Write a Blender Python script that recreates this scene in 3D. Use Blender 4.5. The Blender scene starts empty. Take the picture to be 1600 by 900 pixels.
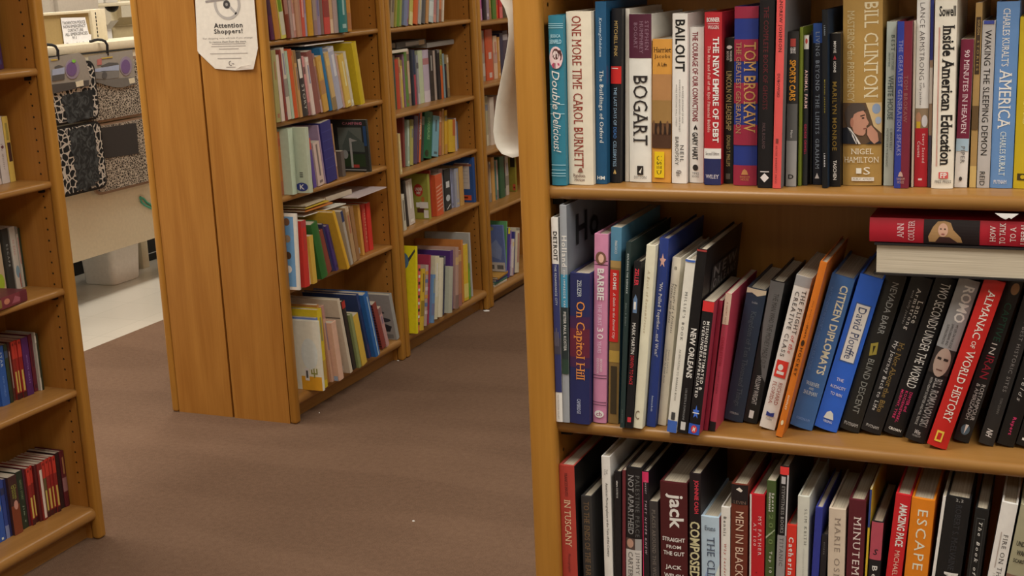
import bpy, bmesh, math, random
from mathutils import Matrix, Vector, Euler
R_ = math.radians
SC = bpy.context.scene
COL = SC.collection
random.seed(7)
# ------------------------------------------------------------------ camera, world, lights, exposure
EYE = 1.6
FPX, YAW, PIT, ROL = 2092.0, R_(23.449), R_(13.225), R_(-2.482)
_fw = Vector((-math.sin(YAW)*math.cos(PIT), math.cos(YAW)*math.cos(PIT), -math.sin(PIT)))
_r0 = Vector((math.cos(YAW), math.sin(YAW), 0)); _u0 = _r0.cross(_fw)
_rt = math.cos(ROL)*_r0 + math.sin(ROL)*_u0
_up = -math.sin(ROL)*_r0 + math.cos(ROL)*_u0
CAMP = Vector((0, 0, EYE))
cam = bpy.data.cameras.new('camera'); cam.sensor_width = 36; cam.lens = FPX/1600*36; cam.clip_start = .05
camo = bpy.data.objects.new('camera', cam); COL.objects.link(camo)
camo.matrix_world = Matrix(((_rt.x, _up.x, -_fw.x, 0), (_rt.y, _up.y, -_fw.y, 0), (_rt.z, _up.z, -_fw.z, EYE), (0, 0, 0, 1)))
SC.camera = camo
wd = bpy.data.worlds.new('world'); SC.world = wd; wd.use_nodes = True
wd.node_tree.nodes['Background'].inputs[0].default_value = (1, .86, .68, 1)
wd.node_tree.nodes['Background'].inputs[1].default_value = .05
SC.view_settings.view_transform = 'Standard'; SC.view_settings.look = 'None'
SC.view_settings.gamma = 1; SC.view_settings.use_curve_mapping = False
SC.view_settings.exposure = 0.0
CEIL = 2.95
LIGHT_W, LIGHT_COL = 30.0, (1, .925, .80)
for lx, ly, k in ((-6.6, 3.0, 1.2), (-6.6, 5.4, 1.4), (-6.6, 7.8, 1.2), (-4.2, 3.4, 1.1), (-4.2, 5.8, 1.15), (-4.2, 8.2, 1.0), (-3.5, 1.1, .6), (-3.0, 2.2, .9),
                  (-1.0, -1.4, .35), (-1.0, 1.02, 1.0), (-1.0, 3.2, .7), (-1.0, 5.6, .75), (-1.0, 8.0, .7), (.7, 1.02, 1.15), (.9, -1.4, .35), (2.5, .9, .6)):
    l = bpy.data.lights.new('ceiling_lamp', 'AREA'); l.shape = 'RECTANGLE'; l.size = .6; l.size_y = 1.2
    l.energy = LIGHT_W*k; l.color = LIGHT_COL
    o = bpy.data.objects.new('ceiling_lamp', l); o.location = (lx, ly, CEIL-.03); COL.objects.link(o)

# ------------------------------------------------------------------ measuring helpers (a photo point to a point on a real plane, and back)
def ray(px, py): return _rt*((px-800)/FPX) + _up*((450-py)/FPX) + _fw
def on(px, py, ax, val):
    d = ray(px, py); return CAMP + d*((val-CAMP[ax])/d[ax])
def proj(p):
    q = Vector(p)-CAMP; z = q.dot(_fw); return 800+FPX*q.dot(_rt)/z, 450-FPX*q.dot(_up)/z
def bis(f, a, b, n=40):
    fa = f(a)
    for _ in range(n):
        m = (a+b)/2
        if (f(m) > 0) == (fa > 0): a = m
        else: b = m
    return (a+b)/2

# ------------------------------------------------------------------ materials
def lin(c): c /= 255.0; return c/12.92 if c <= .04045 else ((c+.055)/1.055)**2.4
def hexrgb(h): return tuple(int(h[i:i+2], 16) for i in (0, 2, 4))
def alb(h, k=1.3):
    r, g, b = hexrgb(h)
    return tuple(min(.86, max(.006, v)) for v in (lin(r)*k*.97, lin(g)*k*1.03, lin(b)*k*1.18))
_mats = {}
def new_mat(name):
    m = bpy.data.materials.new(name); m.use_nodes = True
    return m, m.node_tree.nodes, m.node_tree.links, m.node_tree.nodes['Principled BSDF']
def pmat(h, k=1.3, rough=.45, name='print', spec=.4, metal=0):
    key = (h, round(k, 2), rough, metal)
    if key not in _mats:
        m, n, l, b = new_mat(name+'_'+h); c = alb(h, k)
        b.inputs['Roughness'].default_value = rough; b.inputs['Specular IOR Level'].default_value = spec
        b.inputs['Metallic'].default_value = metal
        tc = n.new('ShaderNodeTexCoord'); ns = n.new('ShaderNodeTexNoise'); ns.inputs['Scale'].default_value = 60; ns.inputs['Detail'].default_value = 3
        rp = n.new('ShaderNodeMapRange'); rp.inputs['To Min'].default_value = .9; rp.inputs['To Max'].default_value = 1.1
        mx = n.new('ShaderNodeVectorMath'); mx.operation = 'SCALE'; mx.inputs[0].default_value = c
        l.new(tc.outputs['Object'], ns.inputs['Vector']); l.new(ns.outputs['Fac'], rp.inputs['Value']); l.new(rp.outputs[0], mx.inputs['Scale'])
        l.new(mx.outputs[0], b.inputs['Base Color'])
        _mats[key] = m
    return _mats[key]
def wood_mat(name, c1, c2, axis, rough=.38):
    m, n, l, b = new_mat(name)
    g = n.new('ShaderNodeNewGeometry'); mp = n.new('ShaderNodeMapping')
    sc = [14, 14, 14]; sc[axis] = 1.1; mp.inputs['Scale'].default_value = sc
    l.new(g.outputs['Position'], mp.inputs['Vector'])
    n1 = n.new('ShaderNodeTexNoise'); n1.inputs['Scale'].default_value = 1.0; n1.inputs['Detail'].default_value = 5; n1.inputs['Distortion'].default_value = 1.6
    l.new(mp.outputs[0], n1.inputs['Vector'])
    mp2 = n.new('ShaderNodeMapping'); sc = [150, 150, 150]; sc[axis] = 5; mp2.inputs['Scale'].default_value = sc
    l.new(g.outputs['Position'], mp2.inputs['Vector'])
    n2 = n.new('ShaderNodeTexNoise'); n2.inputs['Scale'].default_value = 1; n2.inputs['Detail'].default_value = 3
    l.new(mp2.outputs[0], n2.inputs['Vector'])
    ad = n.new('ShaderNodeMath'); ad.operation = 'MULTIPLY_ADD'; ad.inputs[1].default_value = .45
    l.new(n2.outputs['Fac'], ad.inputs[0]); l.new(n1.outputs['Fac'], ad.inputs[2])
    cr = n.new('ShaderNodeValToRGB'); cr.color_ramp.elements[0].position = .42; cr.color_ramp.elements[1].position = 1.0
    cr.color_ramp.elements[0].color = (*c2, 1); cr.color_ramp.elements[1].color = (*c1, 1)
    l.new(ad.outputs[0], cr.inputs['Fac']); l.new(cr.outputs[0], b.inputs['Base Color'])
    b.inputs['Roughness'].default_value = rough; b.inputs['Specular IOR Level'].default_value = .35
    return m
W1, W2 = (.48, .22, .045), (.36, .145, .024)
WOOD_Z = wood_mat('oak_upright', W1, W2, 2)
W3, W4 = (.36, .185, .052), (.24, .115, .028)
WOOD_X = wood_mat('oak_shelf_across', W3, W4, 0, .3)
WOOD_Y = wood_mat('oak_shelf_along', (.46, .235, .07), (.33, .155, .04), 1, .3)
TRIM_Z = wood_mat('oak_edge_trim', (.53, .26, .048), (.39, .172, .026), 2, .33)
def pages_mat():
    m, n, l, b = new_mat('paper_block'); tc = n.new('ShaderNodeTexCoord'); mp = n.new('ShaderNodeMapping')
    mp.inputs['Scale'].default_value = (900, 6, 6); l.new(tc.outputs['Object'], mp.inputs['Vector'])
    ns = n.new('ShaderNodeTexNoise'); ns.inputs['Scale'].default_value = 1; l.new(mp.outputs[0], ns.inputs['Vector'])
    cr = n.new('ShaderNodeValToRGB'); cr.color_ramp.elements[0].position = .3; cr.color_ramp.elements[1].position = .7
    cr.color_ramp.elements[0].color = (.50, .44, .34, 1); cr.color_ramp.elements[1].color = (.70, .64, .53, 1)
    l.new(ns.outputs['Fac'], cr.inputs['Fac']); l.new(cr.outputs[0], b.inputs['Base Color']); b.inputs['Roughness'].default_value = .8
    return m
PAGES = pages_mat()

# ------------------------------------------------------------------ object helpers
def mesh_obj(name, verts, faces, mat, parent=None, smooth=False):
    me = bpy.data.meshes.new(name); me.from_pydata(verts, [], faces); me.update()
    if smooth:
        for p in me.polygons: p.use_smooth = True
        me.set_sharp_from_angle(angle=R_(35))
    for mm in (mat if isinstance(mat, (list, tuple)) else [mat]): me.materials.append(mm)
    o = bpy.data.objects.new(name, me); COL.objects.link(o)
    if parent is not None: o.parent = parent
    return o
def bm_obj(name, bm, mat, parent=None, smooth=True):
    me = bpy.data.meshes.new(name); bmesh.ops.recalc_face_normals(bm, faces=bm.faces); bm.to_mesh(me); bm.free()
    if smooth:
        for p in me.polygons: p.use_smooth = True
        me.set_sharp_from_angle(angle=R_(35))
    me.materials.append(mat)
    o = bpy.data.objects.new(name, me); COL.objects.link(o)
    if parent is not None: o.parent = parent
    return o
def add_box(bm, a, b, bev=0, seg=2):
    x0, y0, z0 = a; x1, y1, z1 = b
    g = bmesh.ops.create_cube(bm, size=1)
    for v in g['verts']: v.co = Vector(((x0+x1)/2+v.co.x*(x1-x0), (y0+y1)/2+v.co.y*(y1-y0), (z0+z1)/2+v.co.z*(z1-z0)))
    if bev:
        es = list({e for v in g['verts'] for e in v.link_edges})
        bmesh.ops.bevel(bm, geom=es, offset=bev, segments=seg, profile=.5, affect='EDGES')
def box(name, a, b, mat, parent=None, bev=0, seg=2):
    bm = bmesh.new(); add_box(bm, a, b, bev, seg); return bm_obj(name, bm, mat, parent)
def prism_x(name, prof, x0, x1, mat, parent=None):
    n = len(prof); vs = [(x0, y, z) for y, z in prof]+[(x1, y, z) for y, z in prof]
    fs = [(i, (i+1) % n, n+(i+1) % n, n+i) for i in range(n)]+[tuple(range(n))[::-1], tuple(range(n, 2*n))]
    bm = bmesh.new(); bv = [bm.verts.new(v) for v in vs]
    for f in fs: bm.faces.new([bv[i] for i in f])
    return bm_obj(name, bm, mat, parent)
def tube(name, pts, r, mat, parent=None, seg=8):
    bm = bmesh.new(); rings = []
    for i, p in enumerate(pts):
        p = Vector(p); t = (Vector(pts[min(i+1, len(pts)-1)])-Vector(pts[max(i-1, 0)])).normalized()
        a = t.cross(Vector((0, 0, 1)) if abs(t.z) < .9 else Vector((1, 0, 0))).normalized(); b = t.cross(a)
        rings.append([bm.verts.new(p+a*r*math.cos(2*math.pi*k/seg)+b*r*math.sin(2*math.pi*k/seg)) for k in range(seg)])
    for q, w in zip(rings, rings[1:]):
        for k in range(seg): bm.faces.new((q[k], q[(k+1) % seg], w[(k+1) % seg], w[k]))
    bm.faces.new(rings[0][::-1]); bm.faces.new(rings[-1])
    return bm_obj(name, bm, mat, parent)
def tag(o, label=None, cat=None, group=None, kind=None):
    if label: o['label'] = label
    if cat: o['category'] = cat
    if group: o['group'] = group
    if kind: o['kind'] = kind
    return o
def thing(name, label, cat, loc=(0, 0, 0), rot=(0, 0, 0), group=None):
    o = bpy.data.objects.new(name, None); o.empty_display_size = .05; COL.objects.link(o)
    o.location = loc; o.rotation_euler = rot
    return tag(o, label, cat, group)

# ------------------------------------------------------------------ lettering
_txt = {}
def text_mesh(s, style, ratio=None):
    """triangles of a line of type, scaled to the unit square; styles: b bold, i italic, s with serifs, l light"""
    def make(space):
        cu = bpy.data.curves.new('type', 'FONT'); cu.body = s; cu.resolution_u = 2; cu.space_character = space
        cu.space_line = .8; cu.align_x = 'CENTER' if '\n' in s else 'LEFT'
        if 'b' in style: cu.offset = .022
        if 'l' in style: cu.offset = -.012
        if 'i' in style: cu.shear = .25
        ob = bpy.data.objects.new('type', cu); me = ob.to_mesh()
        vs = [(v.co.x, v.co.y) for v in me.vertices]; fs = [tuple(p.vertices) for p in me.polygons]
        ec = {}
        for f in fs:
            for i in range(len(f)):
                k = tuple(sorted((f[i], f[(i+1) % len(f)]))); ec[k] = ec.get(k, 0)+1
        ob.to_mesh_clear(); bpy.data.objects.remove(ob); bpy.data.curves.remove(cu)
        if 's' in style:
            for (a, b), c in ec.items():
                if c != 1: continue
                (xa, ya), (xb, yb) = vs[a], vs[b]
                if abs(ya-yb) < .002 and .05 < abs(xa-xb) < .17:
                    w = abs(xa-xb); x0, x1 = min(xa, xb)-.07, max(xa, xb)+.07
                    y0, y1 = (ya-.005, ya+.045) if (ya % 1) < .3 or ya < .1 else (ya-.045, ya+.005)
                    k = len(vs); vs.extend([(x0, y0), (x1, y0), (x1, y1), (x0, y1)]); fs.append((k, k+1, k+2, k+3))
        xs = [v[0] for v in vs]; ys = [v[1] for v in vs]
        return vs, fs, min(xs), max(xs), min(ys), max(ys)
    key = (s, style, round(ratio or 0, 1))
    if key in _txt: return _txt[key]
    t = make(1.0)
    if ratio:
        nat = (t[3]-t[2])/max(1e-6, t[5]-t[4])
        if ratio > nat*1.15 and len(s) > 1: t = make(min(1.5, 1+(ratio/nat-1)*.45))
    vs, fs, xa, xb, ya, yb = t
    _txt[key] = ([((x-xa)/(xb-xa), (y-ya)/(yb-ya)) for x, y in vs], fs)
    return _txt[key]
# decorations of a cover. c runs 0..1 from left to right, t runs 0..1 from top to bottom
def V(s, c0, c1, t0, t1, col, st='', name='lettering'): return ('V', s, c0, c1, t0, t1, col, st, name)
def H(s, c0, c1, t0, t1, col, st='', name='lettering'): return ('H', s, c0, c1, t0, t1, col, st, name)
def Rc(c0, c1, t0, t1, col, name='colour_panel'): return ('R', c0, c1, t0, t1, col, name)
def Bd(t0, t1, col, name='colour_band'): return ('R', 0.0, 1.0, t0, t1, col, name)
def El(c0, c1, t0, t1, col, name='emblem'): return ('E', c0, c1, t0, t1, col, name)
def Pg(pts, col, name='emblem'): return ('P', pts, col, name)
def FL(d): return ('FL', d)
def near_spine(c0, ds):
    """press the decorations of a left face into the strip next to the spine, from c0 on"""
    f = lambda c: c0+(1-c0)*c; out = []
    for w, q in ds:
        if q[0] in 'VH': q = (q[0], q[1], f(q[2]), f(q[3]))+q[4:]
        elif q[0] in 'RE': q = (q[0], f(q[1]), f(q[2]))+q[3:]
        else: q = (q[0], [(f(c), t) for c, t in q[1]])+q[2:]
        out.append((w, q))
    return out
def FR(d): return ('FR', d)
def deco_mesh(d, aspect):
    k = d[0]
    if k in 'VH':
        _, s, c0, c1, t0, t1, col, st, name = d
        ratio = ((t1-t0)*aspect/(abs(c1-c0)+1e-6)) if k == 'V' else (abs(c1-c0)/((t1-t0)*aspect+1e-6))
        vs, fs = text_mesh(s, st, ratio if '\n' not in s else None)
        if k == 'V': out = [(c0+(c1-c0)*y, t0+(t1-t0)*x) for x, y in vs]
        else: out = [(c0+(c1-c0)*x, t1-(t1-t0)*y) for x, y in vs]
        return out, fs, col, name
    if k == 'R':
        _, c0, c1, t0, t1, col, name = d; n = 8
        vs = [(c0+(c1-c0)*i/n, t) for t in (t1, t0) for i in range(n+1)]
        return vs, [(i, i+1, n+2+i, n+1+i) for i in range(n)], col, name
    if k == 'E':
        _, c0, c1, t0, t1, col, name = d; n = 20
        vs = [((c0+c1)/2, (t0+t1)/2)]+[((c0+c1)/2+(c1-c0)/2*math.cos(2*math.pi*i/n), (t0+t1)/2-(t1-t0)/2*math.sin(2*math.pi*i/n)) for i in range(n)]
        return vs, [(0, 1+i, 1+(i+1) % n) for i in range(n)], col, name
    if k == 'P':
        _, pts, col, name = d
        a = sum(pts[i][0]*-pts[(i+1) % len(pts)][1]+pts[(i+1) % len(pts)][0]*pts[i][1] for i in range(len(pts)))
        pts = list(pts) if a > 0 else list(pts)[::-1]
        return pts, [tuple(range(len(pts)))], col, name
def slice2d(vs, fs):
    """cut a flat shape across the spine so that it can follow the spine's curve"""
    bm = bmesh.new(); bv = [bm.verts.new((x, y, 0)) for x, y in vs]
    for f in fs:
        try: bm.faces.new([bv[i] for i in f])
        except ValueError: pass
    lo, hi = min(v[0] for v in vs), max(v[0] for v in vs)
    for k in range(1, 8):
        if lo < k/8 < hi: bmesh.ops.bisect_plane(bm, geom=bm.verts[:]+bm.edges[:]+bm.faces[:], plane_co=(k/8, 0, 0), plane_no=(1, 0, 0))
    bm.verts.index_update(); out = [(v.co.x, v.co.y) for v in bm.verts], [tuple(v.index for v in f.verts) for f in bm.faces]
    bm.free(); return out
# ------------------------------------------------------------------ a book: x = thickness, y = away from the spine, z = height
_pg = [0]
def book(label, loc, rot, w, h, d, col, kind='hard', deco=(), face=None, K=1.3, group=None, rough=.4, cat='book', name='book'):
    rt = thing(name, label, cat, loc, rot, group)
    hard = kind == 'hard'; bt = min(.0028, w*.12) if hard else min(.0008, w*.08); sp = .004 if hard else .0012
    bulge = min(.004, w*.09) if hard else min(.0010, w*.05)
    n = 8
    arc = [(w*i/n, -bulge*(1-(2*i/n-1)**2)) for i in range(n+1)]
    prof = [(0, d)]+arc+[(w, d), (w-bt, d), (w-bt, sp), (bt, sp), (bt, d)]
    m = len(prof); vs = [(x, y, 0) for x, y in prof]+[(x, y, h) for x, y in prof]
    fs = [(i, (i+1) % m, m+(i+1) % m, m+i) for i in range(m)]+[tuple(range(m))[::-1], tuple(range(m, 2*m))]
    mats = [pmat(col, K, rough, 'cover')]
    cov = mesh_obj('cover', vs, fs, mats, rt, True)
    if face:
        cov.data.materials.append(pmat(face, K, rough, 'cover'))
        for i in (0, n+1): cov.data.polygons[i].material_index = 1
    ov = .003 if hard else .0
    pv = [(x, y, z) for z in (ov, h-ov-.0004) for x, y in ((bt+.0002, sp), (w-bt-.0002, sp), (w-bt-.0002, d-.004 if hard else d-.0006), (bt+.0002, d-.004 if hard else d-.0006))]
    mesh_obj('page_block', pv, [(3, 2, 1, 0), (4, 5, 6, 7), (0, 1, 5, 4), (1, 2, 6, 5), (2, 3, 7, 6), (3, 0, 4, 7)], PAGES, rt)
    lay = .00035
    for i, q in enumerate(deco):
        side = 'S'
        if q[0] in ('FL', 'FR'): side, q = q
        vs2, fs2, c, nm = deco_mesh(q, h/(w if side == 'S' else d))
        if side == 'S' and q[0] != 'R' and w > .008: vs2, fs2 = slice2d(vs2, fs2)
        off = lay*(1+.5*min(i, 8))
        if side == 'S': P = [(w*cc, -bulge*(1-(2*cc-1)**2)-off, h*(1-tt)) for cc, tt in vs2]
        elif side == 'FL': P = [(-off, d*(1-cc), h*(1-tt)) for cc, tt in vs2]
        else: P = [(w+off, d*cc, h*(1-tt)) for cc, tt in vs2]
        mesh_obj(nm, P, fs2, pmat(c, K, .45), rt)
    return rt
# ------------------------------------------------------------------ room shell
def carpet_mat():
    m, n, l, b = new_mat('carpet'); g = n.new('ShaderNodeNewGeometry')
    def noise(s, d=4):
        x = n.new('ShaderNodeTexNoise'); x.inputs['Scale'].default_value = s; x.inputs['Detail'].default_value = d
        l.new(g.outputs['Position'], x.inputs['Vector']); return x
    a, c = noise(260, 2), noise(1.3, 3)
    mp = n.new('ShaderNodeMapping'); mp.inputs['Rotation'].default_value = (0, 0, .12); mp.inputs['Scale'].default_value = (.45, 1.6, 1); l.new(g.outputs['Position'], mp.inputs['Vector'])
    st = n.new('ShaderNodeTexNoise'); st.inputs['Scale'].default_value = 1.5; st.inputs['Detail'].default_value = 1; l.new(mp.outputs[0], st.inputs['Vector'])
    k = n.new('ShaderNodeMapRange'); k.inputs['From Min'].default_value = .47; k.inputs['From Max'].default_value = .53; k.inputs['To Max'].default_value = .075; l.new(st.outputs['Fac'], k.inputs['Value'])
    s1 = n.new('ShaderNodeMath'); s1.operation = 'MULTIPLY_ADD'; s1.inputs[1].default_value = .35; l.new(c.outputs['Fac'], s1.inputs[0]); l.new(k.outputs[0], s1.inputs[2])
    m2 = noise(55, 3); s15 = n.new('ShaderNodeMath'); s15.operation = 'MULTIPLY_ADD'; s15.inputs[1].default_value = .3; l.new(m2.outputs['Fac'], s15.inputs[0]); l.new(s1.outputs[0], s15.inputs[2])
    s2 = n.new('ShaderNodeMath'); s2.operation = 'MULTIPLY_ADD'; s2.inputs[1].default_value = .5; l.new(a.outputs['Fac'], s2.inputs[0]); l.new(s15.outputs[0], s2.inputs[2])
    cr = n.new('ShaderNodeValToRGB'); cr.color_ramp.elements[0].position = .55; cr.color_ramp.elements[1].position = 1.3
    cr.color_ramp.elements[0].position = .33; cr.color_ramp.elements[1].position = .90
    cr.color_ramp.elements[0].color = (.108, .064, .042, 1); cr.color_ramp.elements[1].color = (.25, .156, .106, 1)
    l.new(s2.outputs[0], cr.inputs['Fac']); l.new(cr.outputs[0], b.inputs['Base Color'])
    b.inputs['Roughness'].default_value = .95; b.inputs['Specular IOR Level'].default_value = .1
    bp = n.new('ShaderNodeBump'); bp.inputs['Strength'].default_value = .5; bp.inputs['Distance'].default_value = .004
    l.new(a.outputs['Fac'], bp.inputs['Height']); l.new(bp.outputs[0], b.inputs['Normal'])
    return m
def tile_mat():
    m, n, l, b = new_mat('vinyl_tile'); g = n.new('ShaderNodeNewGeometry')
    br = n.new('ShaderNodeTexBrick'); br.offset = 0; br.inputs['Scale'].default_value = 1; br.inputs['Brick Width'].default_value = .305; br.inputs['Row Height'].default_value = .305
    br.inputs['Mortar Size'].default_value = .0012; br.inputs['Color1'].default_value = (.66, .62, .55, 1); br.inputs['Color2'].default_value = (.62, .585, .52, 1); br.inputs['Mortar'].default_value = (.5, .47, .41, 1)
    l.new(g.outputs['Position'], br.inputs['Vector']); l.new(br.outputs['Color'], b.inputs['Base Color']); b.inputs['Roughness'].default_value = .25
    return m
def plane(name, pts, mat, kind='structure'):
    o = mesh_obj(name, pts, [tuple(range(len(pts)))], mat); o['kind'] = kind; return o
XA, XB, YA, YB, XT = -8.6, 3.6, -2.6, 9.8, -4.16
def slab_struct(name, a, b, mat):
    o = box(name, a, b, mat); o['kind'] = 'structure'; return o
CARPET, TILE = carpet_mat(), tile_mat()
slab_struct('floor', (XT, YA, -.05), (XB, YB, 0), CARPET)
slab_struct('floor_tile', (XA, YA, -.05), (XT, YB, 0), TILE)
WALLM = pmat('cfc2a8', 1.1, .8, 'wall_paint')
CEILM = pmat('d8d2c4', 1.1, .9, 'ceiling_tile')
slab_struct('ceiling', (XA, YA, CEIL), (XB, YB, CEIL+.05), CEILM)
slab_struct('wall_left', (XA-.05, YA, 0), (XA, YB, CEIL), WALLM)
slab_struct('wall_right', (XB, YA, 0), (XB+.05, YB, CEIL), WALLM)
slab_struct('wall_back', (XA, YB, 0), (XB, YB+.05, CEIL), WALLM)
slab_struct('wall_front', (XA, YA-.05, 0), (XB, YA, CEIL), WALLM)

# ------------------------------------------------------------------ bookcases (x = width, y = away from the aisle, z = up)
PEG = pmat('140c06', .5, .9, 'peg_hole'); PIN = pmat('1c130c', .6, .5, 'shelf_pin'); GAP = pmat('3a2008', .6, .9, 'joint')
def side_mat():
    m = WOOD_Z.copy(); m.name = 'oak_drilled_side'; n, l = m.node_tree.nodes, m.node_tree.links; b = n['Principled BSDF']
    src = b.inputs['Base Color'].links[0].from_socket
    tc = n.new('ShaderNodeTexCoord'); sp = n.new('ShaderNodeSeparateXYZ'); l.new(tc.outputs['Object'], sp.inputs[0])
    def M(op, a, c):
        x = n.new('ShaderNodeMath'); x.operation = op
        for i, v in enumerate((a, c)):
            if isinstance(v, (int, float)): x.inputs[i].default_value = v
            else: l.new(v, x.inputs[i])
        return x.outputs[0]
    dz = M('SUBTRACT', M('MODULO', sp.outputs[2], .032), .016); dy = M('SUBTRACT', sp.outputs[1], .055)
    d = M('LESS_THAN', M('ADD', M('MULTIPLY', dz, dz), M('MULTIPLY', dy, dy)), .0031**2)
    k = M('MULTIPLY', M('MULTIPLY', d, M('GREATER_THAN', sp.outputs[0], .025)), M('LESS_THAN', sp.outputs[0], .87))
    k = M('MULTIPLY', k, M('GREATER_THAN', sp.outputs[2], .17))
    mx = n.new('ShaderNodeMix'); mx.data_type = 'RGBA'; l.new(k, mx.inputs[0]); l.new(src, mx.inputs[6]); mx.inputs[7].default_value = (.012, .006, .003, 1)
    l.new(mx.outputs[2], b.inputs['Base Color']); return m
WOOD_SIDE = side_mat()
def bookcase(label, loc, rotz, W, Dp, Ht, T, shelves, zbase, group, hole_z=None, pins=True, facing='x'):
    rt = thing('bookcase', label, 'bookcase', loc, (0, 0, rotz), group)
    SH = WOOD_X if facing == 'x' else WOOD_Y
    for x0 in (0, W-T):
        box('side_panel', (x0+.003, .031, 0), (x0+T-.006, Dp, Ht), WOOD_SIDE, rt)
        bm = bmesh.new(); add_box(bm, (x0, 0, 0), (x0+T, .029, Ht), .009, 3)
        bm_obj('edge_trim', bm, TRIM_Z, rt)
    box('back_panel', (T-.006, Dp-.012, .05), (W-T+.006, Dp-.004, Ht-.01), WOOD_Z, rt)
    box('top_panel', (T-.006, .02, Ht-.03), (W-T+.006, Dp-.012, Ht-.005), SH, rt)
    box('kick_board', (T-.004, .05, 0), (W-T+.004, .07, zbase-.04), SH, rt)
    th = .021
    def prof(z1, th, y0):
        r = th/2; p = [(Dp-.013, z1), (Dp-.013, z1-th)]
        for k in range(7):
            a = -math.pi/2-math.pi*k/6; p.append((y0+r*.8+r*.8*math.cos(a), z1-r+r*math.sin(a)))
        return p
    prism_x('base_shelf', prof(zbase, .04, .004), T-.004, W-T+.004, SH, rt)
    for z in shelves:
        s = prism_x('shelf', prof(z, th, .018), T-.003, W-T+.003, SH, rt)
        if pins:
            for x0, x1 in ((T-.006, T+.012), (W-T-.012, W-T+.006)):
                for y in (.047, Dp-.055): box('shelf_pin', (x0, y, z-th-.012), (x1, y+.012, z-th-.001), PIN, rt)
    return rt
XM, XL, XR, YR = -2.640, -2.652, -.785, 1.85
ZR = [.166, .538, .910, 1.284, 1.658]
ZA = [.507, .845, 1.118, 1.405, 1.70]
ZB_ = [.537, .793, 1.045, 1.400, 1.70]
ZC = [.470, .763, 1.085, 1.381, 1.70]
ZL = [.469, .774, 1.085, 1.400, 1.70]
bookcase('tall oak bookcase of biographies filling the right of the photo', (XR, YR, 0), 0, .914, .27, 2.05, .043, ZR[1:], .166, 'oak bookcases')
Q = math.pi/2
bookcase('oak bookcase cut off by the left edge of the photo', (XL, 2.965-.9, 0), Q, .9, .27, 2.05, .034, ZL, .101, 'oak bookcases', facing='y')
bookcase('oak bookcase of picture books directly behind the panel with the notice', (XM, 4.022, 0), Q, .893, .277, 2.05, .034, ZA, .10, 'oak bookcases', facing='y')
bookcase('oak bookcase of picture books, second along the row behind the notice', (XM, 4.925, 0), Q, .893, .268, 2.05, .034, ZB_, .10, 'oak bookcases', facing='y')
bookcase('oak bookcase farthest down the aisle, partly hidden by the curling paper', (XM, 5.828, 0), Q, .893, .268, 2.05, .034, ZC, .08, 'oak bookcases', facing='y')
bookcase('oak bookcase backing onto the one with the notice, facing the tiled area', (-3.205, 4.022+.893, 0), -Q, .893, .277, 2.05, .034, [.5, .84, 1.12, 1.4, 1.7], .10, 'oak bookcases', facing='y')
# ------------------------------------------------------------------ books of the right bookcase: spine edges measured in the photo, then stood on their shelf
WHT, BLK, CRM, GLD = 'e6dfd0', '1c1a18', 'e4d8bc', 'c9a24a'
def RB(zs, xl, xr, xt, yb, yt, col, label, deco=(), kind='hard', d=.165, face=None, Y=None, K=1.3, h=None, group=None, k2=.985):
    """xl, xr: the spine's left and right edge low down at height yb, xt: its left edge at the top, yt: the top"""
    if Y is None: Y = min(1.935, max(1.862, on((xl+xr)/2, yb, 2, zs).y))
    a = on(xl, yb, 1, Y); b = on(xr, yb, 1, Y); t = on(xt, yt, 1, Y)
    tn = (t.x-a.x)/(t.z-a.z)
    if abs(tn) < .006: tn = 0.0
    ROWS.setdefault(group, []).append(dict(ax=a.x+tn*(zs-a.z), tn=tn, w=(b.x-a.x)*math.cos(math.atan(tn))*k2, top=h or t.z-zs, zs=zs, dep=Y,
                                           args=(label, col, kind, deco, face, K, group, min(d, YR+.252-Y))))
ROWS = {}
def settle(rows, lo, hi):
    """make neighbours on a shelf touch without running into each other or the sides"""
    r = rows[0]; r['ax'] = max(r['ax'], lo+.0006); r['tn'] = max(r['tn'], (lo+.0006-r['ax'])/r['top'])
    for A, B in zip(rows, rows[1:]):
        ca = math.cos(math.atan(A['tn'])); zm = min(A['top'], B['top'])+.012; w0 = A['w']
        gap = .0026 if any(q[0] == 'FL' for q in B['args'][3]) else .0006
        room = lambda: ca*(min(B['ax']-A['ax'], B['ax']-A['ax']+(B['tn']-A['tn'])*zm)-gap+.0001)
        if A['w'] > room(): A['w'] = max(room(), w0*.72)
        if A['w'] > room():
            B['ax'] = max(B['ax'], A['ax']+A['w']/ca+gap)
            B['tn'] = max(B['tn'], (A['ax']+A['w']/ca+gap+A['tn']*zm-B['ax'])/zm)
    for n in range(len(rows)-1, -1, -1):
        A = rows[n]; end = lambda r: r['ax']+r['w']/math.cos(math.atan(r['tn']))+max(0, r['tn'])*r['top']
        over = end(A)-(hi-.0008)
        if over <= 0: continue
        if A['tn'] > 0: A['tn'] = max(0, A['tn']-over/A['top']); over = end(A)-(hi-.0008)
        if over <= 0: continue
        prev = max([end(q) for q in rows[:n]]+[lo])
        if A['ax']+min(0, A['tn'])*A['top']-over > prev: A['ax'] -= over
        else:
            f = (hi-.0008-lo)/(hi-.0008-lo+over)
            for q in rows: q['ax'] = lo+(q['ax']-lo)*f; q['w'] *= f*.995
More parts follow.
